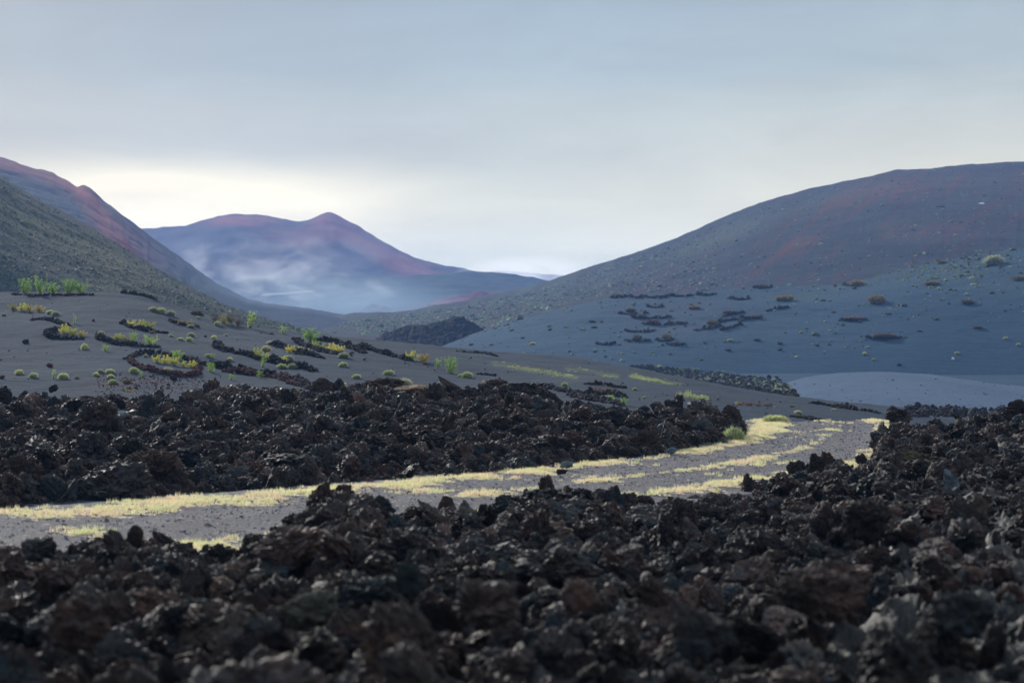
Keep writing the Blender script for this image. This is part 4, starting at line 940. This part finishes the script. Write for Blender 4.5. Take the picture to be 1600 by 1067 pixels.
def fork(V): W = V.copy(); W[:, 2] = V[:, 2] + .35 * np.abs(V[:, 0] + .1) * (V[:, 2] > 0) + .3 * (V[:, 0] > .2) * (V[:, 2] > 0); return W
M['brownlava'] = mat_flat('brown_lava', (.013, .010, .009), (.062, .040, .032), 5.)
M['tanrock'] = mat_flat('tan_slab', (.10, .065, .045), (.26, .17, .11), 2.)
M['greyslab'] = mat_flat('grey_slab', (.10, .09, .085), (.46, .43, .39), 2.5)
M['bluestone'] = mat_flat('blue_grey_stone', (.04, .06, .075), (.24, .30, .34), 5.)
M['tealrock'] = mat_flat('teal_basalt', (.008, .012, .013), (.026, .044, .050), 6.)
M['white'] = mat_flat('white_stone', (.6, .6, .6), (.8, .8, .8), 3.)
BD = [(706, 603, 44, 32, 62, 1, 'pointed horn-shaped brown rock jutting above the lava bank', dict(shape=horn, mat='brownlava', rough=.5)),
 (642, 609, 62, 18, 61, 2, 'smooth tan slab lying on the crest left of the horn-shaped rock', dict(mat='tanrock', rough=.4)),
 (592, 604, 80, 30, 62, 3, 'broad rounded reddish-brown boulder on the lava crest', dict(mat='brownlava', rough=.7)),
 (503, 606, 42, 32, 62, 4, 'conical brown boulder at the left of the crest boulders', dict(mat='brownlava', rough=.7)),
 (529, 602, 20, 24, 62, 5, 'small dark upright block between two brown crest boulders', {}),
 (776, 606, 44, 30, 60, 6, 'dark lumpy boulder left of the flat-topped block', {}),
 (815, 614, 74, 34, 60, 7, 'big flat-topped overhanging lava block at the middle of the crest', dict(shape=flat_top)),
 (864, 630, 34, 34, 59, 8, 'rounded boulder right of the flat-topped block', dict(mat='brownlava')),
 (1053, 632, 32, 34, 57, 9, 'tall dark knob standing highest at the right of the bank', dict(shape=fork)),
 (1027, 637, 24, 22, 57, 10, 'round dark knob left of the tallest one', {}),
 (1097, 645, 40, 22, 56, 11, 'reddish lumpy block between the tall knob and the last boulder', dict(mat='brownlava')),
 (1142, 648, 36, 32, 55.5, 12, 'reddish pyramid boulder ending the bank near the track', dict(mat='brownlava', rough=.8)),
 (1008, 640, 16, 14, 57, 13, 'small round dark boulder left of the knobs', {}),
 (84, 607, 16, 14, 62, 14, 'small crooked stone poking up from the bank at the far left', {}),
 (760, 662, 62, 16, 54, 15, 'light grey weathered slab in the right half of the bank', dict(mat='greyslab', rough=.5, tilt=(0, -14, 0))),
 (652, 690, 90, 56, 45, 16, 'large rounded boulder in the middle of the bank face', dict(rough=.9)),
 (745, 707, 30, 30, 42, 17, 'dark teal block low in the bank face', dict(mat='tealrock')),
 (664, 662, 24, 18, 52, 18, 'small teal block high in the bank face', dict(mat='tealrock')),
 (572, 727, 18, 18, 40, 19, 'small teal stone low in the bank face near the track', dict(mat='tealrock')),
 (960, 690, 60, 26, 47, 20, 'tan-topped slab in the right part of the bank', dict(mat='brownlava', rough=.6)),
 (1012, 690, 42, 44, 47, 21, 'upright brown boulder in the right part of the bank', dict(mat='brownlava')),
 (1050, 704, 24, 12, 46, 22, 'pale blue-grey stone low at the right of the bank', dict(mat='bluestone', rough=1.2)),
 (885, 726, 22, 13, 41, 23, 'pale blue-grey stone at the foot of the bank beside the verge', dict(mat='bluestone', rough=1.2)),
 (878, 737, 20, 10, 39, 24, 'small dark stone lying on the mossy verge', {}),
 (230, 735, 100, 70, 37, 25, 'large brown rounded boulder in the left half of the bank', dict(mat='brownlava', rough=.9)),
 (25, 745, 80, 80, 35, 26, 'very dark tall block at the far left foot of the bank', {}),
 (160, 770, 60, 30, 34, 27, 'low rounded boulder at the foot of the bank by the left verge', {}),
 (192, 648, 20, 14, 50, 28, 'small smooth blue-grey stone on the left part of the bank', dict(mat='bluestone', rough=.4)),
 (540, 640, 60, 24, 54, 29, 'brownish lump below the conical crest boulder', dict(mat='brownlava')),
 (320, 690, 80, 40, 45, 30, 'dark rounded mass in the left middle of the bank', {}),
 # near field
 (698, 795, 32, 42, 27.5, 31, 'upright rounded brown boulder standing alone against the track', dict(mat='brownlava', rough=.5)),
 (1283, 728, 38, 48, 38.5, 32, 'squarish upright boulder with a notched top beside the track', dict(shape=fork, mat='brownlava', rough=.8)),
 (1245, 734, 34, 32, 38, 33, 'slanting dark boulder left of the notched one', {}),
 (1345, 718, 20, 22, 42, 34, 'small dark lump right of the notched boulder', {}),
 (1488, 755, 22, 54, 30, 35, 'slim pale blue stone leaning among the right rocks', dict(mat='bluestone', rough=.5, deep=1., tilt=(15, -24, 0))),
 (1403, 650, 44, 34, 50, 36, 'lumpy dark boulder topping the left end of the right bank', {}),
 (1500, 655, 30, 24, 51, 37, 'small pointed dark rock on the right bank skyline', dict(shape=horn)),
 (1588, 646, 50, 46, 50, 38, 'tall dark crag at the right edge of the picture', {}),
 (450, 852, 135, 66, 17.5, 39, 'large arched dark boulder in the left foreground', dict(shape=arch, rough=1.)),
 (512, 796, 54, 44, 23, 40, 'blocky grey-topped boulder peak at the left edge of the track view', {}),
 (505, 780, 16, 20, 24, 41, 'small orange-brown pointed stone tip in front of the verge', dict(mat='tanrock', rough=.4)),
 (212, 838, 28, 38, 19.5, 42, 'thin upright dark spike in the left foreground skyline', dict(rough=.8)),
 (60, 858, 60, 44, 19, 43, 'dark rounded boulder on the left foreground skyline', {}),
 (865, 785, 95, 46, 28, 44, 'jagged ragged-topped boulder in front of the track centre', dict(rough=1.3)),
 (958, 780, 40, 46, 30, 45, 'dark upright crooked block right of the ragged-topped boulder', dict(mat='tealrock')),
 (1065, 800, 85, 42, 29.5, 46, 'rounded brown boulder at the right gap of the track', dict(mat='brownlava')),
 (760, 945, 110, 84, 12.4, 47, 'large dark boulder with a rust patch in the bottom centre', dict(rough=1.2)),
 (640, 905, 46, 62, 14, 48, 'upright blue-grey oval stone in the centre foreground', dict(mat='tealrock', rough=1.1)),
 (905, 930, 62, 56, 13, 49, 'rounded brown stone in the centre right foreground', dict(rough=.6)),
 (1020, 925, 60, 50, 13, 50, 'knobbly pinkish-brown stone right of the rounded one', dict(mat='brownlava')),
 (1280, 930, 150, 90, 12.8, 51, 'broad dark rounded boulder in the right foreground', dict(rough=1.2)),
 (1355, 815, 75, 80, 19, 52, 'upright dark boulder in the middle of the right foreground', {}),
 (480, 950, 96, 56, 12.5, 53, 'pale-flecked rounded boulder in the left centre foreground', dict(mat='greyrock', rough=1.1)),
 (740, 810, 60, 26, 25, 54, 'slanting grey slab right of the upright rounded boulder', dict(mat='greyrock', rough=.4, tilt=(0, 28, 0))),
 (1100, 985, 110, 90, 11, 55, 'very dark boulder at the bottom right of centre', {}),
 (120, 975, 110, 90, 11.2, 56, 'very dark boulder at the bottom left', {}),
 (1500, 960, 110, 84, 11.5, 57, 'dark brown boulder at the bottom right', dict(rough=1.2)),
 (1430, 725, 90, 46, 43, 58, 'ochre-stained mossy rock face right of the track', dict(mat='ochrelava'))]
M['greyrock'] = mat_flat('grey_flecked_lava', (.010, .009, .009), (.085, .085, .070), 6.)
M['ochrelava'] = mat_flat('ochre_lava', (.020, .016, .012), (.085, .065, .03), 2.)
for b in BD: boulder(*b[:7], **b[7])
for (x, y, w_, lab) in [(145, 402 + 130, 6, ''), (146, 502, 5, 'tiny lone dark stone on the open slope right of the vine row'), (40, 537, 11, 'dark double stone alone on the sand at the left'), (78, 574, 10, 'small dark reddish stump-like rock beside the seedling'), (3, 592, 9, 'dark reddish rock at the left edge above the lava bank'), (271, 594, 12, 'small dark pointed rock below the big stone ring'), (321, 527, 5, 'tiny dark stone left of the lone cushion shrub'), (569, 563, 5, 'tiny dark stone below the long straight wall')]:
    if lab:
        p = ray(x, y, ['A']); s = 1 / pxs(p); boulder(x, y - w_ * .3, w_, w_ * .8, p.y, int(x), lab, 'redrock' if 'reddish' in lab else 'wallrock', sub=4, cat='rock', name='rock', group='stray rocks on the sand')
p = ray(1489, 561, ['H']); boulder(1489, 561, 4.5, 7, p.y, 7, 'bright white stone speck on the right slope above the pale mound', 'white', .4, sub=4, cat='rock', name='white_rock', group=None)
p = ray(1534, 319, ['G']); boulder(1534, 319, 9, 5, p.y, 9, 'pale rock glinting high on the broad right hill', 'white', .5, sub=4, cat='rock', name='white_rock', group=None)
HAZE = .00027; EXPO = .2
# ------------------------------------------------------------------ light, sky, air, camera
EL, AZ = math.radians(24), math.radians(-28)
sd = bpy.data.lights.new('sun', 'SUN'); sd.energy = 4.2; sd.angle = math.radians(5); sd.color = (1, .95, .87)
so = bpy.data.objects.new('sun', sd); COL.objects.link(so)
dirv = Vector((math.sin(AZ) * math.cos(EL), math.cos(AZ) * math.cos(EL), math.sin(EL)))
so.rotation_euler = dirv.to_track_quat('Z', 'Y').to_euler()
w = bpy.data.worlds.new('World'); scene.world = w; w.use_nodes = True; nt = w.node_tree; nt.nodes.clear(); n = N(nt)
sky = n.add('ShaderNodeTexSky'); sky.sky_type = 'NISHITA'; sky.sun_disc = False; sky.sun_elevation = EL; sky.sun_rotation = AZ; sky.air_density = 1.2; sky.dust_density = 2.
tc = n.add('ShaderNodeTexCoord').outputs['Generated']
sp = n.add('ShaderNodeSeparateXYZ'); n.link(tc, sp.inputs[0]); X_, Y_, Z_ = sp.outputs
mp = n.add('ShaderNodeMapping'); mp.inputs['Scale'].default_value = (5, 5, 20); n.link(tc, mp.inputs['Vector'])
cn = n.noise(mp.outputs[0], 1., 7, .5, .6)
zz = n.math('ADD', Z_, n.math('MULTIPLY', n.math('SUBTRACT', cn, .5), .03))
base = n.ramp(zz, [(0., (2.0, 1.88, 1.22)), (.05, (1.9, 1.80, 1.20)), (.09, (1.12, 1.12, .87)), (.135, (.63, .76, .78)), (.18, (.43, .54, .62)), (.34, (.62, .72, .80)), (.6, (1.1, 1.25, 1.38)), (1., (1.3, 1.48, 1.66))])
# brighter to the right, darker upper left
base = n.mix(1., base, n.ramp(n.math('ADD', n.math('MULTIPLY', X_, 2.), .5), [(0., (.70, .72, .77)), (.3, (.84, .85, .88)), (.5, (1., 1., 1.)), (.95, (1.24, 1.14, 1.04))]), 'MULTIPLY')
# bright opening low on the left
def gaus(cx, cz, sx, sz, zin=None, xin=None):
    a = n.math('DIVIDE', n.math('SUBTRACT', xin or X_, cx), sx); b = n.math('DIVIDE', n.math('SUBTRACT', zin or zz, cz), sz)
    return n.math('EXPONENT', n.math('MULTIPLY', n.math('ADD', n.math('MULTIPLY', a, a), n.math('MULTIPLY', b, b)), -1.))
front = n.math('GREATER_THAN', Y_, 0.)
glow = n.math('MULTIPLY', gaus(-.155, .064, .10, .022), front)
base = n.mix(n.ramp(glow, [(.05, 0.), (.6, 1.)]), base, (2.3, 2.05, 1.4))
dk = n.math('MULTIPLY', gaus(-.14, .100, .15, .016), front)
base = n.mix(n.math('MULTIPLY', dk, .55), base, (.80, .84, .80))
mp2 = n.add('ShaderNodeMapping'); mp2.inputs['Scale'].default_value = (9, 9, 34); mp2.inputs['Rotation'].default_value = (0, .12, 0); n.link(tc, mp2.inputs['Vector'])
st = n.mix(.5, n.ramp(cn, [(.35, .80), (.65, 1.14)]), n.ramp(n.noise(mp2.outputs[0], 1., 8, .6, .9), [(.3, .84), (.7, 1.12)]))
base = n.mix(1., base, st, 'MULTIPLY')
cl = n.mix(1., base, (5.0, 5.0, 5.0), 'MULTIPLY')
cov = n.mix(.9, sky.outputs[0], cl)
bg = n.add('ShaderNodeBackground'); bg.inputs['Strength'].default_value = .12; n.link(cov, bg.inputs[0])
wo = n.add('ShaderNodeOutputWorld'); n.link(bg.outputs[0], wo.inputs[0])

def box(name, lo, hi, mat):
    V = np.array([(x, y, z) for x in (lo[0], hi[0]) for y in (lo[1], hi[1]) for z in (lo[2], hi[2])]) 
    c = (np.array(lo) + np.array(hi)) / 2; V = V - c
    Fc = [(0, 1, 3, 2), (4, 6, 7, 5), (0, 4, 5, 1), (2, 3, 7, 6), (0, 2, 6, 4), (1, 5, 7, 3)]
    return obj(name, mesh_np(name, V, np.array(Fc), mat), loc=tuple(c))
m, nt = new_mat('air'); n = N(nt); pv = n.add('ShaderNodeVolumePrincipled'); pv.inputs['Color'].default_value = (.22, .43, .88, 1); pv.inputs['Density'].default_value = HAZE
pv.inputs['Anisotropy'].default_value = .25
ov = n.add('ShaderNodeOutputMaterial'); n.link(pv.outputs[0], ov.inputs['Volume'])
hz = box('haze', (-3500, -1600, -8), (3500, 3600, 165), m); tag(hz, 'thin blue morning haze filling the valley air', 'haze', None, 'stuff')

def mist(px0, px1, py0, py1, d0, d1, dens, seed, label, scale=(3, 3, 5), thr=.46, col=(.95, .96, .98, 1)):
    dm = (d0 + d1) / 2
    lo = ((px0 - 800) / F * dm, d0, EYE + (HZ - py1) / F * dm); hi = ((px1 - 800) / F * dm, d1, EYE + (HZ - py0) / F * dm)
    m, nt = new_mat('mist_vapour'); n = N(nt)
    tc = n.add('ShaderNodeTexCoord').outputs['Object']
    hs = [(hi[k] - lo[k]) / 2 for k in range(3)]
    nrm = n.add('ShaderNodeMapping'); nrm.vector_type = 'POINT'; nrm.inputs['Scale'].default_value = tuple(1 / h for h in hs); n.link(tc, nrm.inputs['Vector'])
    ln = n.add('ShaderNodeVectorMath', operation='LENGTH'); n.link(nrm.outputs[0], ln.inputs[0])
    mp = n.add('ShaderNodeMapping'); mp.inputs['Scale'].default_value = tuple(s / (2 * max(hs)) for s in scale); mp.inputs['Location'].default_value = (seed, seed * 2, 0); mp.inputs['Rotation'].default_value = (0, .45, 0); n.link(tc, mp.inputs['Vector'])
    ns = n.noise(mp.outputs[0], 1., 5, .58, .7)
    fall = n.ramp(ln.outputs['Value'], [(0, 1.), (.35, .75), (1., 0.)])
    r = n.ramp(ns, [(thr, 0.), (thr + .2, 1.)])
    den = n.math('MULTIPLY', n.math('MULTIPLY', r, fall), dens)
    pv = n.add('ShaderNodeVolumePrincipled'); pv.inputs['Color'].default_value = col; n.link(den, pv.inputs['Density']); pv.inputs['Anisotropy'].default_value = .55
    ov = n.add('ShaderNodeOutputMaterial'); n.link(pv.outputs[0], ov.inputs['Volume'])
    o = box('mist', lo, hi, m); tag(o, label, 'mist', None, 'stuff'); return o
mist(190, 680, 345, 520, 1130, 1550, .010, 3.1, 'white drifting mist below the twin-peaked mountain', (10, 5, 22), .53)
mist(700, 960, 398, 474, 1530, 1900, .018, 8.3, 'pale mist bank at the right foot of the far mountain', (6, 4, 12), .40)

mist(330, 760, 428, 524, 640, 1400, .0012, 5.2, 'thin blue mist pooled low over the far valley plain', (2, 2, 4), .30, (.50, .68, .86, 1))
cd = bpy.data.cameras.new('camera'); cam = bpy.data.objects.new('camera', cd); COL.objects.link(cam)
cam.location = (0, 0, EYE); cam.rotation_euler = (math.radians(90), 0, 0)
cd.sensor_width = 36; cd.lens = F / 1600 * 36; cd.clip_start = .1; cd.clip_end = 20000
cd.dof.use_dof = True; cd.dof.focus_distance = 66; cd.dof.aperture_fstop = 2.0
scene.camera = cam
scene.view_settings.view_transform = 'Standard'; scene.view_settings.look = 'None'; scene.view_settings.exposure = EXPO; scene.view_settings.gamma = 1
cy = scene.cycles; cy.volume_bounces = 1; cy.max_bounces = 6; cy.diffuse_bounces = 3; cy.use_denoising = True; cy.volume_step_rate = 2; cy.volume_max_steps = 128
cy.sample_clamp_indirect = 4
